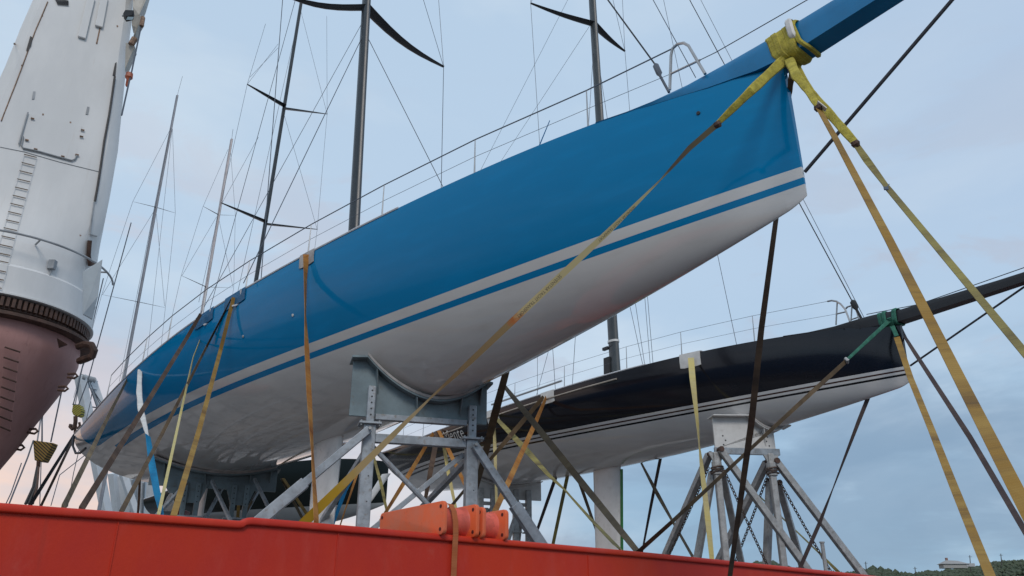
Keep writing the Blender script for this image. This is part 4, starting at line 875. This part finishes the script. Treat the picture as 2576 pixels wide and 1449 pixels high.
# ------------------------------------------------------------------ orange roller guards on the bulwark, tied down with a strap
m_or = NT('orange_plastic'); a_ = m_or.noise(3, 5, .6); g_ = m_or.noise(11, 5, .7)
c_ = m_or.mix(m_or.step(a_, .35, .65), (.80, .135, .040), (.70, .165, .08)); c_ = m_or.mix(m_or.math('MULTIPLY', m_or.step(g_, .58, .78), .5), c_, (.20, .04, .03))
m_or.set(col=c_, rough=.5, spec=.4); m_or.bump(g_, .004, .3); m_or = m_or.m
m_or2 = paint('faded_red_plastic', (.66, .125, .085), .55, 0, .2, 4, (.2, .05, .04), .4)
m_ors = webbing_mat('orange_tie', [(.42, .12, .04), (.36, .10, .035), (.46, .15, .06)])
def guard(s0, gap, wid, hgt, near, label, nears=None):
    """two square-cornered flange plates with lifting holes, and a barrel between them; s0 is the distance along the rail"""
    p = P0+rd*s0; p.z = on_rail(*pix(V((p.x, p.y, 1.24)))).z; o = empty('roller_guard', p); tag(o, label, 'roller guard', 'orange roller guards on the bulwark')
    def plate(off, th, nr):
        c = .07; pts = []
        for cx, cz, a0 in ((nr-c, hgt-c, 0), (nr-wid+c, hgt-c, 90), (nr-wid+c, c, 180), (nr-c, c, 270)):
            for k in range(5): a = R(a0+k*22.5); pts.append(rn*(cx+c*math.cos(a))+UPZ*(cz+c*math.sin(a))+rd*off)
        return MB().prism(pts, rd*th)
    for i, off in enumerate((0, gap-.07)):
        nr = near if nears is None else nears[i]
        pt = obj('flange_plate', plate(off, .07, nr), m_or, o, bevel=.018, smooth=True)
        for cn, cz in ((nr-.075, hgt-.075), (nr-wid+.075, hgt-.075), (nr-.075, .075)):
            cc = rn*cn+UPZ*cz+rd*(off-.004)
            obj('lifting_hole', MB().tube([cc, cc+rd*.006], .027, 14), m_black2, pt)
    cy = []; r = hgt*.46
    for off, rr in ((.07, r*.98), (.09, r), (gap*.5, r*.92), (gap-.09, r), (gap-.07, r*1.06)): cy.append([rd*off+rn*(near-.36+rr*1.0*math.cos(a))+UPZ*(hgt*.49+rr*math.sin(a)) for a in [2*math.pi*k/28 for k in range(28)]])
    obj('barrel', MB().loft(cy), m_or2, o, smooth=True); return o
m_black2 = paint('hole_shadow', (.10, .012, .01), .8)
def rail_s(x, y): return (on_rail(x, y)-P0).dot(rd)
sA, sB, sC, sD = rail_s(1100, 1345), rail_s(1192, 1352), rail_s(1203, 1353), rail_s(1270, 1359)
guard(sA, sB-sA, 1.75, .46, .14, 'left orange roller guard, broad face showing, tied down by an orange strap')
guard(sC, sD-sC, 1.05, .44, .10, 'right orange roller guard, its end plates beside the right post of the grey stand')
pb = P0+rd*(sA+(sB-sA)*.42); zr = on_rail(1140, 1348).z
pth = [(-.62, .05), (-.55, .30), (-.40, .445), (-.22, .475), (-.06, .44), (.03, .33), (.065, .18), (.06, .02), (.045, -.10), (.04, -.5), (.04, -1.4)]
mb = MB(); mb.uvv = []; rings = []; L_ = 0; hw = .045
for i, (a_, h_) in enumerate(pth):
    p_ = V((pb.x, pb.y, zr))+rn*a_+UPZ*h_+rd*(.012*math.sin(i)); 
    if i: L_ += (p_-lastp).length
    lastp = p_; k0 = pth[min(i+1, len(pth)-1)]; k1 = pth[max(i-1, 0)]; dd = (rn*(k0[0]-k1[0])+UPZ*(k0[1]-k1[1])).normalized(); nn = rd.cross(dd)
    rings.append([p_-rd*hw, p_+rd*hw, p_+rd*hw+nn*.008, p_-rd*hw+nn*.008]); mb.uvv += [(L_, 0), (L_, .09), (L_, .09), (L_, 0)]
mb.loft(rings); tag(obj('tie_strap', mb, m_ors, smooth=True), 'orange tie strap over the left roller guard and down the red bulwark', 'strap')

# ------------------------------------------------------------------ ship's crane at the left edge
CA = V((-13.181, 19.408, 0)); m_cw = NT('crane_white_paint')
a_ = m_cw.noise(.9, 6, .62, (1, 1, .3)); b_ = m_cw.noise(5, 5, .65); z_ = m_cw.xyz()
st_ = m_cw.noise(2.2, 5, .6, (3.5, 3.5, .18))
c_ = m_cw.mix(m_cw.step(a_, .35, .68), (.63, .625, .615), (.71, .70, .685))
c_ = m_cw.mix(m_cw.math('MULTIPLY', m_cw.step(st_, .62, .78), .18), c_, (.42, .34, .26))
c_ = m_cw.mix(m_cw.math('MULTIPLY', m_cw.step(b_, .70, .80), .25), c_, (.42, .32, .24))
m_cw.set(col=c_, rough=.5, spec=.3); m_cw.bump(m_cw.noise(1.4, 3, .5), .02, .3); m_cw = m_cw.m
m_cr = NT('crane_red_primer'); a_ = m_cr.noise(1.1, 6, .62, (1, 1, .4)); st_ = m_cr.noise(2.6, 6, .65, (3, 3, .2)); b_ = m_cr.noise(7, 5, .7)
c_ = m_cr.mix(m_cr.step(a_, .34, .68), (.37, .19, .168), (.44, .24, .215)); c_ = m_cr.mix(m_cr.math('MULTIPLY', m_cr.step(st_, .56, .74), .6), c_, (.27, .135, .115)); c_ = m_cr.mix(m_cr.math('MULTIPLY', m_cr.step(b_, .62, .78), .5), c_, (.10, .045, .03))
m_cr.set(col=c_, rough=.6, spec=.3); m_cr.bump(b_, .006, .3); m_cr = m_cr.m
crane = tag(empty('deck_crane', CA), 'big white ship crane tower on a flaring red pedestal at the left edge', 'crane')
def cpart(name, mb, mat, parent=None, **k):
    o = obj(name, mb, mat, **k)
    o.parent = parent or crane
    if parent is None: o.matrix_parent_inverse = M.Translation(-CA)
    return o
ped = MB(); NP = 64
prof = [(.55, .05), (.62, 2.2), (.86, 3.6), (1.13, 4.15), (1.40, 4.80), (1.72, 5.50), (1.95, 6.02), (2.03, 6.25), (2.06, 6.40), (2.04, 6.72), (2.03, 6.80)]
ped.lathe(prof, CA, NP); pedo = cpart('pedestal', ped, m_cr, smooth=True, angle=25); ped_b = ped.bvh()
cpart('pedestal_flange', MB().lathe([(2.03, 6.80), (2.30, 6.82), (2.30, 6.90), (2.12, 6.92), (2.05, 7.0)], CA, NP), m_rust, smooth=True, angle=25)
mb = MB().lathe([(2.00, 6.98), (2.08, 7.0), (2.08, 7.30), (2.0, 7.31)], CA, NP)
for k in range(110):
    a_ = 2*math.pi*k/110; e = V((math.cos(a_), math.sin(a_), 0)); mb.box(CA+e*2.12+UPZ*7.16, (.055, .036, .115), (e, UPZ.cross(e), UPZ))
cpart('slew_ring', mb, m_rust)
cpart('ring_cover', MB().lathe([(2.05, 7.31), (2.24, 7.32), (2.24, 7.36), (2.17, 7.38)], CA, NP), m_cw, smooth=True, angle=25)
TW = R(-58); TR = V((.83, .56, 0))                            # heading of the tower's front face, and the side it leans to
def tsec(z, half, cham, circ, off=0.0, n=96):
    out = []
    for k in range(n):
        a = 2*math.pi*k/n; b = a-TW
        r = 1/max(abs(math.cos(b))/half, abs(math.sin(b))/half, (abs(math.cos(b))+abs(math.sin(b)))/(half*cham))
        r = r*(1-circ[0])+circ[1]*circ[0]; out.append(CA+TR*off+V((r*math.cos(a), r*math.sin(a), z)))
    return out
tw = MB(); tw.loft([tsec(z, h_, 1.84, c_, o_) for z, h_, c_, o_ in ((7.38, 1.8, (1, 2.18), 0), (7.9, 1.8, (1, 2.17), 0), (8.05, 1.8, (1, 2.17), 0), (8.12, 1.8, (1, 2.10), 0), (8.75, 1.72, (.9, 2.06), .02), (9.3, 1.72, (.45, 2.0), .12), (10.0, 1.70, (.12, 1.98), .19), (10.8, 1.66, (0, 2.0), .20), (12.3, 1.61, (0, 2), .20), (14, 1.46, (0, 2), .20), (15.4, 1.36, (0, 2), .18), (17, 1.24, (0, 2), .18), (18.4, 1.12, (0, 2), .13), (24, .90, (0, 2), .10))])
two = cpart('tower', tw, m_cw, smooth=True, angle=18); tw_b = tw.bvh()
def hit(b, x, y):
    r = ray(x, y).normalized(); p, n, i, d = b.ray_cast(V((0, 0, 0)), r)
    return (p, n) if p else (at(x, y, 20.5), -r)
def onb(b, pts, lift=.02): return [hit(b, *p)[0]+hit(b, *p)[1]*lift for p in pts]
def patch(name, b, pts, mat, th=.04, lift=.0, parent=None, bevel=0):
    """a plate of the given image outline lying on the surface"""
    q = [hit(b, *p) for p in pts]; n = sum((x[1] for x in q), V((0, 0, 0))).normalized()
    return cpart(name, MB().prism([x[0]-n*.02+n*lift for x in q], n*(th+.02)), mat, parent, bevel=bevel)
m_dark = paint('dark_opening', (.055, .05, .048), .7, 0, .3, 6)
m_gry = paint('grey_mark', (.30, .31, .32), .6)
m_rst = paint('rust_mark', (.24, .15, .10), .8, 0, .4, 12)
# ladder up the tower and up the pedestal
for nm, b, mat, rl, top, bot, n in (('ladder', tw_b, paint('ladder_rust', (.20, .15, .11), .6), .022, ((60, 390), (92, 398)), ((-30, 720), (4, 727)), 17), ('ladder', ped_b, m_rust, .06, ((10, 872), (46, 884)), ((-10, 1068), (18, 1080)), 9)):
    L0, L1, RG = [], [], []
    for i in range(n):
        f = i/(n-1); a_ = (top[0][0]+(bot[0][0]-top[0][0])*f, top[0][1]+(bot[0][1]-top[0][1])*f); c_ = (top[1][0]+(bot[1][0]-top[1][0])*f, top[1][1]+(bot[1][1]-top[1][1])*f)
        p, q = onb(b, (a_, c_), rl*2.0); L0.append(p); L1.append(q); RG.append((p, q))
    lo = cpart(nm, MB().tube(L0+L1[::-1], .005, 4), m_cw if b is tw_b else m_cr)
    for p, q in RG: cpart('rung', MB().tube([p, q], .013 if b is tw_b else .02, 6), mat, lo)
# access hatch with pipe along its lower edge
hp = [(68, 300), (58, 345), (54, 366), (58, 374), (100, 383), (150, 397), (180, 405), (188, 402), (193, 392), (204, 330)]
patch('hatch', tw_b, [(72, 285), (58, 345), (54, 368), (62, 376), (180, 404), (190, 398), (206, 318)], m_cw, .012)
cpart('hatch_pipe', MB().tube(onb(tw_b, hp[1:9], .035), .022, 6), m_gry, smooth=True)
for x, y in ((80, 300), (66, 354), (206, 329), (203, 345), (192, 391), (88, 377), (156, 395)): cpart('hatch_dog', MB().tube(onb(tw_b, ((x-3, y-1), (x+6, y+1)), .04), .022, 6), m_rst)
cpart('hatch_rail', MB().tube(onb(tw_b, ((70, 285), (47, 365)), .05), .018, 6), m_gry)
# dark vents, louvre, marks
patch('vent_slot', tw_b, [(76, 92), (82, 96), (78, 116), (68, 131), (66, 127)], m_dark, .03)
patch('vent_slot', tw_b, [(289, 160), (293, 158), (290, 192), (283, 190)], m_dark, .03)
for k in range(5): cpart('louvre_blade', MB().tube(onb(tw_b, ((138+k*1.5, -1+k*3.2), (172, 5+k*2.6-1)), .03), .014, 5), m_dark)
for q_ in ([(83, 231), (89, 231), (86, 250), (80, 250)], [(219, 269), (225, 270), (221, 289), (215, 288)]): patch('pad_eye', tw_b, q_, m_gry, .02)
cpart('cable', MB().tube(onb(tw_b, ((288, 195), (283, 230), (275, 285), (262, 355), (252, 425), (245, 470), (238, 508)), .05), .030, 6), m_dark, smooth=True)
cpart('cable_tray', MB().tube(onb(tw_b, ((236, 510), (230, 550), (224, 590), (240, 594)), .04), .020, 6), m_gry)
cpart('exhaust_pipe', MB().tube(onb(tw_b, ((221, 605), (217, 640), (219, 664), (228, 662)), .07), .055, 8), m_rust, smooth=True)
for a_, c_ in (((229, -4), (205, 98)), ((262, -4), (248, 70))):
    cpart('jib_channel', MB().beam(*onb(tw_b, (a_, c_), .05), .20, .07, up=tuple(hit(tw_b, *a_)[1])), m_cw, bevel=.015)
cpart('rust_streak', MB().beam(*onb(tw_b, ((255, 54), (243, 110)), .008), .035, .01, up=tuple(hit(tw_b, 250, 80)[1])), m_rst)
for x, y in ((295, 66), (226, 44), (243, 109), (36, 110), (55, 165), (202, 592), (108, 288), (177, 308), (106, 40)): patch('rust_spot', tw_b, [(x-2, y-2), (x+2, y-2), (x+2.5, y+2), (x-1.5, y+2.5)], m_rst, .006)
cpart('seam', MB().tube(onb(tw_b, ((0, 370), (60, 382), (150, 408), (248, 432)), .004), .012, 4), m_gry)
cpart('edge_weld', MB().tube(onb(tw_b, ((120, 5), (107, 36), (88, 80), (68, 135), (40, 210), (3, 305)), .01), .015, 5), m_rst)
p, n_ = hit(tw_b, 128, 668); cpart('valve_box', MB().box(p+n_*.06, (.08, .07, .12)).tube([p+n_*.05, p+n_*.05-UPZ*.40], .02, 6), m_gry, bevel=.01)
# pipe hoop and fin plate near the foot of the tower
hoop = [CA+V((2.46*math.cos(a_), 2.46*math.sin(a_), 8.78)) for a_ in [R(-105+5*k) for k in range(27)]]
cpart('hoop_rail', MB().tube(hoop, .028, 6), m_gry, smooth=True)
for k in (2, 12, 22): e = (hoop[k]-CA-UPZ*8.78).normalized(); cpart('hoop_bracket', MB().tube([hoop[k], hoop[k]-e*.4], .024, 6), m_gry)
fp = [at(208, 684, 19.2), at(258, 652, 19.4), at(247, 745, 19.3), at(232, 803, 19.3), at(209, 790, 19.1)]
cpart('fin_plate', MB().prism(fp, V((-.03, .05, 0))), paint('pale_blue_plate', (.50, .55, .58), .4, 0, .06, 3), bevel=.008)
# lugs on the pedestal
e = V((.86, -.5, 0)).normalized()
lug = at(206, 884, 19.6); mb = MB()
mb.tube([at(198, 872, 20.2), at(214, 866, 20.0), at(230, 868, 19.9), at(237, 882, 19.9), at(232, 896, 19.9), at(218, 902, 20.0), at(200, 908, 20.2)], .09, 8); cpart('towing_lug', mb, m_rust, smooth=True)
cpart('lug_gusset', MB().prism([at(143, 852, 19.7), at(170, 868, 19.6), at(148, 876, 19.8)], V((.06, -.1, -.02))), m_rust)
for x, y in ((186, 946), (162, 978), (86, 1085), (52, 1126), (226, 873)):
    if x == 226: continue
    c_ = at(x, y, 20.0); mb = MB().tube([c_+V((-.16, 0, .05)), c_+V((.02, 0, .06)), c_+V((.09, 0, 0)), c_+V((.02, 0, -.06)), c_+V((-.16, 0, -.03))], .03, 6); cpart('pad_lug', mb, m_rust, smooth=True)
# floodlight, boom foot and bracket at the top right
m_bg = paint('beige_boom_paint', (.42, .39, .34), .5, 0, .12, 4, (.25, .14, .08), .4)
fl = cpart('floodlight', MB().prism([at(311, 47, 23), at(317, 38, 23), at(339, 39, 22.8), at(335, 52, 22.8), at(318, 56, 22.9)], V((.05, -.18, .04))), m_black, bevel=.02)
cpart('lamp_glass', MB().prism([at(318, 49.5, 22.6), at(322, 42, 22.6), at(337, 42.5, 22.5), at(333, 50, 22.5)], V((.005, -.02, -.02))), m_glass, fl)
cpart('lamp_bracket', MB().tube([at(309, 40, 23.4), at(313, 37, 23.1), at(322, 39, 23.0)], .03, 6), m_gry, fl)
cpart('boom', MB().prism([at(334, 18, 23.6), at(336, -60, 24.5), at(385, -60, 24.5), at(366, 3, 23.6), at(350, 38, 23.4), at(334, 40, 23.5)], V((-.2, .5, 0))), m_bg, bevel=.03)
cpart('boom_hinge', MB().prism([at(331, 38, 23.3), at(350, 36, 23.2), at(360, 44, 23.2), at(350, 60, 23.2), at(345, 72, 23.2), at(340, 87, 23.2), at(335, 90, 23.2), at(340, 70, 23.2), at(336, 66, 23.2), at(331, 63, 23.3)], V((-.1, .35, 0))), m_bg, bevel=.02)
cpart('bracket_arm', MB().prism([at(316, 106, 22.6), at(340, 116, 22.5), at(332, 132, 22.5), at(314, 176, 22.4)], V((-.1, .35, 0))), m_bg, bevel=.015)
cpart('bracket_pin', MB().tube([at(330, 112, 22.5), at(339, 97, 22.6)], .09, 8), m_rst, smooth=True)
cpart('hoist_wire', MB().tube([at(357, 42, 23.0), at(352, 80, 22.7), at(330, 186, 21.6), at(325, 205, 21.4), at(306, 290, 20.7)], .022, 5), m_wire)
hk = cpart('wire_block', MB().loft([[at(327, 182, 21.6)+V((w_*math.cos(a_), w_*math.sin(a_), -d_)) for a_ in [2*math.pi*k/8 for k in range(8)]] for d_, w_ in ((0, .03), (.04, .09), (.17, .10), (.24, .05), (.42, .045), (.46, .02))]), m_hook, smooth=True)
cpart('wire_thimble', MB().tube([at(360, 44, 23.0), at(356, 66, 22.8)], .06, 6), m_rst)
# ------------------------------------------------------------------ hook blocks hanging beyond the crane
m_hz = NT('hazard_stripes'); x, y, z = m_hz.xyz(); s_ = m_hz.math('SINE', m_hz.math('MULTIPLY', m_hz.math('ADD', x, m_hz.math('MULTIPLY', z, 1.15)), 46.))
m_hz.set(col=m_hz.mix(m_hz.math('GREATER_THAN', s_, .15), (.33, .20, .045), (.03, .026, .022)), rough=.6); m_hz = m_hz.m
m_hy = NT('yellow_hazard'); x, y, z = m_hy.xyz(); s_ = m_hy.math('SINE', m_hy.math('MULTIPLY', m_hy.math('SUBTRACT', m_hy.math('MULTIPLY', z, 1.4), x), 44.))
m_hy.set(col=m_hy.mix(m_hy.math('GREATER_THAN', s_, .2), (.46, .40, .06), (.05, .05, .03)), rough=.6); m_hy = m_hy.m
def hook_block(pts, t, mat, label, wires, below):
    P = [at(x_, y_, t) for x_, y_ in pts]; c = sum(P, V((0, 0, 0)))/len(P); o = tag(empty('hook_block', c), label, 'hook block', 'hook blocks on crane wires')
    b = obj('block', MB().prism([p_-c for p_ in P], V((.02, .34, 0))), mat, o, bevel=.03)
    for ln in wires: obj('hoist_wire', MB().tube([at(*q_)-c for q_ in ln], .028, 5), m_wire, o)
    for ln, r, m_ in below: obj('hook' if r > .04 else 'link', MB().tube([at(*q_)-c for q_ in ln], r, 8), m_, o, smooth=True)
    return o
hook_block([(82, 1107), (134, 1114), (129, 1126), (109, 1161), (86, 1158)], 30, m_hz, 'orange brown hazard striped hook block hanging low left of the blue stern',
    [((94, 1108, 30), (102, 1055, 30.5), (128, 850, 31), (200, 300, 32)), ((128, 1112, 30), (155, 985, 30.5), (240, 300, 32)), ((106, 1110, 30), (106, 1055, 30.4), (140, 800, 31), (215, 300, 32)), ((84, 1108, 30), (70, 1150, 29.5), (20, 1275, 28))],
    [(((97, 1160, 30), (96, 1175, 30)), .07, m_rust), (((95, 1172, 30), (84, 1225, 29.5), (64, 1268, 29)), .05, m_black), (((96, 1172, 30), (90, 1225, 29.4), (72, 1268, 29)), .05, m_black), (((97, 1172, 30), (93, 1225, 29.4), (82, 1268, 29)), .045, m_rust)])
hook_block([(183, 1018), (201, 1018), (205, 1030), (203, 1044), (196, 1048), (184, 1044), (180, 1035)], 40, m_hy, 'yellow hazard striped hook block with its hook just above the stern tip',
    [((184, 1018, 40), (200, 955, 40.5), (260, 700, 42)), ((198, 1018, 40), (222, 955, 40.5), (330, 560, 43)), ((189, 1018, 40), (205, 930, 41), (232, 860, 42))],
    [(((190, 1047, 40), (190, 1060, 40), (188, 1074, 40), (182, 1079, 40), (177, 1073, 40), (179, 1068, 40)), .10, m_rust), (((190, 1072, 40), (196, 1078, 40), (201, 1070, 40), (199, 1062, 40)), .06, m_rust), (((189, 1078, 40), (189, 1090, 40)), .07, m_rust)])
# loose falls and guy wires left of the blue stern
for i, ln in enumerate((((54, 1165, 30), (28, 1240, 29), (10, 1278, 28.5)), ((170, 1275, 40), (185, 1190, 40.5), (228, 1010, 42)), ((128, 1272, 34), (150, 1195, 35), (220, 1140, 36)), ((100, 1275, 32), (104, 1150, 33), (106, 1050, 34)))):
    tag(obj('guy_wire', MB().tube([at(*q_) for q_ in ln], .02, 5), m_wire), ('thin slack wire left of the striped hook block', 'thin wire rising beside the stern tip of the blue yacht', 'thin wire slanting between the hook block and the blue stern', 'thin upright wire just right of the striped hook block')[i], 'wire')
# ------------------------------------------------------------------ white gantry and deckhouse far behind the stern
m_gw = paint('gantry_white', (.62, .64, .66), .45, 0, .08, .6, (.45, .42, .38), .3)
T = 62
gp = at(215, 1280, T); gan = tag(empty('gantry_crane', V((gp.x, gp.y, 0))), 'white A frame gantry with sheaves on its head, beyond the blue stern', 'gantry')
GO = V((gp.x, gp.y, 0))
def gpart(nm, mb, mat=m_gw, **k): mb.v = [v-GO for v in mb.v]; return obj(nm, mb, mat, gan, **k)
gpart('leg', MB().beam(at(201, 944, T), at(270, 1300, T), .62, .62), bevel=.04)
gpart('leg', MB().beam(at(232, 955, T+2), at(345, 1300, T+2), .48, .48), bevel=.04)
gpart('head_beam', MB().beam(at(198, 956, T), at(240, 966, T+2), .40, .5), bevel=.03)
gpart('lower_beam', MB().beam(at(205, 968, T), at(245, 978, T+2), .16, .2))
gpart('cross_rail', MB().tube([at(182, 1017, T), at(262, 1028, T+1)], .05, 6), m_wire)
for k in range(5): c_ = at(207+6.5*k, 950+1.6*k, T+.4*k); gpart('sheave', MB().tube([c_-V((.06, .1, 0)), c_+V((.06, .1, 0))], .26, 14), m_gry, smooth=True)
for a_, c_ in (((222, 962), (252, 1050)), ((226, 962), (262, 1040)), ((216, 962), (236, 1060)), ((232, 985), (220, 1050)), ((240, 990), (262, 1025))): gpart('luffing_wire', MB().tube([at(*a_, T+.5), at(*c_, T+.5)], .035, 5), m_wire)
dh = at(330, 1280, 70); dho = tag(empty('deckhouse', V((dh.x, dh.y, 0))), 'white deckhouse with upright ribs showing under the blue stern', 'deckhouse')
def dpart(nm, a_, b_, w_, mat=m_gw): mb = MB().beam(at(*a_), at(*b_), w_, .6); mb.v = [v-V((dh.x, dh.y, 0)) for v in mb.v]; return obj(nm, mb, mat, dho, bevel=.02)
dpart('wall', (318, 1196, 70), (312, 1340, 70), 1.5); dpart('wall', (352, 1206, 71), (346, 1340, 71), 1.1)
dpart('corner_post', (380, 1210, 69.6), (370, 1340, 69.6), .55); dpart('corner_post', (284, 1190, 69.6), (302, 1340, 69.6), .6); dpart('rib', (335, 1205, 69.5), (329, 1330, 69.5), .12, m_gry); dpart('rib', (362, 1212, 69.5), (355, 1330, 69.5), .10, m_gry)
cl = [at(407, 1285, 26), at(411, 1268, 26), at(419, 1250, 26), at(428, 1238, 26), at(432, 1262, 26), at(430, 1286, 26)]
tag(obj('furled_cloth', MB().prism(cl, V((.05, .12, 0))), paint('white_cloth', (.6, .56, .53), .8, 0, .1, 6), bevel=.03), 'folded white cloth beside the rear stand under the blue hull', 'cloth')
tag(obj('red_box', MB().box(at(460, 1294, 24), (.13, .2, .10)).box(at(460, 1287.5, 24), (.14, .21, .015)), paint('dark_red_box', (.20, .025, .02), .5), bevel=.01), 'small dark red box low between the rear stand posts', 'box')
# ------------------------------------------------------------------ hills at the lower right
ridge = [(1760, 1470), (1860, 1440), (1900, 1415), (1945, 1416), (1985, 1428), (2060, 1440), (2130, 1441), (2176, 1434), (2200, 1429), (2250, 1437), (2300, 1445), (2330, 1437), (2370, 1438), (2408, 1430), (2460, 1424), (2502, 1413), (2576, 1409), (2680, 1400), (2850, 1385), (3100, 1400), (3500, 1450)]
hm = NT('hill_ground'); hm.set(col=hm.mix(hm.noise(.02, 5, .6), (.035, .055, .03), (.07, .085, .05)), rough=.95); TH_ = 700
crest = [at(x_, y_+3, TH_+60*math.sin(x_/170)) for x_, y_ in ridge]; fine_ = []
for i in range(len(crest)-1):
    for k in range(6): f = k/6; fine_.append(crest[i].lerp(crest[i+1], f))
rows = []
for dpt, kz in ((-170, 0), (-130, .10), (-80, .42), (-35, .8), (0, 1), (60, .9), (160, .5), (260, 0)):
    rows.append([V((c.x+c.x/c.y*dpt, c.y+dpt, -4.2+(c.z+4.2)*kz+random.uniform(-1.5, 1.5)*(kz > .05))) for c in fine_])
tag(obj('hill', MB().loft(rows, cap=False, closed=False), hm.m, smooth=True), kind='structure')
fm = NT('hill_scrub'); fn = fm.noise(.05, 4, .6); f2 = fm.noise(.4, 3, .6)
fm.set(col=fm.mix(fm.step(f2, .35, .65), fm.mix(fm.step(fn, .4, .6), (.030, .052, .026), (.055, .075, .038)), (.075, .088, .058)), rough=.95)
ico = []; tmp = bmesh.new(); bmesh.ops.create_icosphere(tmp, subdivisions=1, radius=1); IV = [v.co.copy() for v in tmp.verts]; IF = [tuple(v.index for v in f.verts) for f in tmp.faces]; tmp.free()
scrub = MB(); rnd = random.Random(3)
for i in range(9500):
    j = rnd.random()*(len(fine_)-1.01); c = fine_[int(j)].lerp(fine_[int(j)+1], j-int(j)); d_ = -rnd.random()**1.2*125; kz = 1-min(1, -d_/150)**1.35*.95
    p = V((c.x+c.x/c.y*d_, c.y+d_, -4.2+(c.z+4.2)*kz)); r = rnd.uniform(.7, 2.2)*(1.7 if rnd.random() < .07 else 1); s_ = rnd.uniform(.7, 1.1)
    scrub.add([p+V((v.x*r*rnd.uniform(.75, 1.25), v.y*r, v.z*r*s_*rnd.uniform(.75, 1.25))) for v in IV], IF)
tag(obj('hill_scrub', scrub, fm.m), kind='stuff')
hp_ = at(2398, 1424, TH_-25); ho = tag(empty('house', hp_), 'low white house with a shallow roof on the hill, half behind a strap', 'house')
obj('wall', MB().box((0, 0, -.2), (10, 4, 1.6)), paint('house_wall', (.34, .33, .31), .7, 0, .05, .1), ho)
obj('roof', MB().prism([(-11.5, -5, 1.4), (11.5, -5, 1.4), (7, 0, 4.0), (-6, 0, 4.2)], (0, 9, 0)).v and MB().loft([[V((-11.5, -5, 1.4)), V((11.5, -5, 1.4)), V((11.5, 5, 1.4)), V((-11.5, 5, 1.4))], [V((-5, -.4, 4.6)), V((4, -.4, 4.2)), V((4, .4, 4.2)), V((-5, .4, 4.6))]]), paint('house_roof', (.30, .29, .28), .7, 0, .05, .1), ho)
obj('chimney', MB().box((-4, 1, 5.2), (.8, .8, 1.4)), paint('house_brick', (.25, .14, .12), .8), ho)
obj('porch', MB().box((12.5, 0, .6), (3.5, 4.2, 1.3)), paint('house_porch', (.40, .40, .40), .7), ho)
for x_, y0, y1, lb_ in ((2179, 1436, 1413, 'utility pole on the hill just right of the white stand leg'), (2303, 1446, 1426, 'utility pole in the dip of the hill'), (2441, 1428, 1397, 'utility pole directly right of the house roof'), (2519, 1414, 1393, 'utility pole on the highest part of the hill')):
    b_, t_ = at(x_, y0+3, TH_-15), at(x_-1.5, y1, TH_-15)
    o = MB().tube([b_-UPZ*2, t_], [.42, .30], 6).beam(t_-UPZ*1.2-V((1.6, 0, 0)), t_-UPZ*1.2+V((1.6, 0, 0)), .25)
    tag(obj('utility_pole', o, paint('pole_wood', (.10, .09, .08), .8), origin=b_), lb_, 'pole', 'utility poles on the hill')
p = at(2068, 1366, 19); tag(obj('deck_post', MB().tube([V((p.x, p.y, 0)), p], .045, 10).tube([p, p+UPZ*.03], .06, 10), m_zinc, smooth=True, origin=V((p.x, p.y, 0))), 'slim pale post on deck behind the chains of the white stand', 'post')

# small fittings on the blue hull, and more props and gear under its stern
for x_, y_, m_ in ((737, 793, m_padw), (1757, 285, m_black), (612, 846, m_gry)):
    t_ = bl.inv @ at(0, 0, 0); r_ = (bl.inv.to_3x3() @ ray(x_, y_)).normalized(); p_, n_, i_, d_ = bl.bvh_local.ray_cast(t_, r_)
    if p_: n_ = n_ if n_.dot(r_) < 0 else -n_; bl.part('through_hull', MB().tube([p_-n_*.01, p_+n_*.015], .028, 12), m_, bevel=.005)
pb_ = [((470, 1215, 20.5), (398, 1292, 19)), ((533, 1210, 21), (575, 1300, 19.5)), ((560, 1225, 22), (520, 1300, 21)), ((640, 1205, 21.5), (690, 1306, 20)), ((660, 1215, 23), (610, 1306, 22))]
for i, (a_, c_) in enumerate(pb_): rs.tubebeam('brace_bar', at(*a_)-rs.O, rs.ground(at(*a_)-rs.O, at(*c_)-rs.O), .075, .075, m_steel, UPZ)
strap('yellow strap low behind the rear stand, beside its right post', w_gold, (601, 1262, 24, 8), (598, 1302, 23.6, 8))
strap('thin brown strap behind the stern between the blue strap and the umber one', w_brown, (352, 1198, 22, 5), (350, 1250, 21.8, 6), (347, 1290, 21.6, 5))
strap('thin tan strap between the rear stand and the blue keel', w_khaki, (792, 1160, 18.5, 4), (797, 1240, 17.8, 7), (800, 1310, 17.2, 8))
strap('slim rust brown strap crossing the blue keel toward the left brace', w_umber, (670, 1198, 23.5, 5), (640, 1250, 22.6, 6), (612, 1303, 21.8, 6))
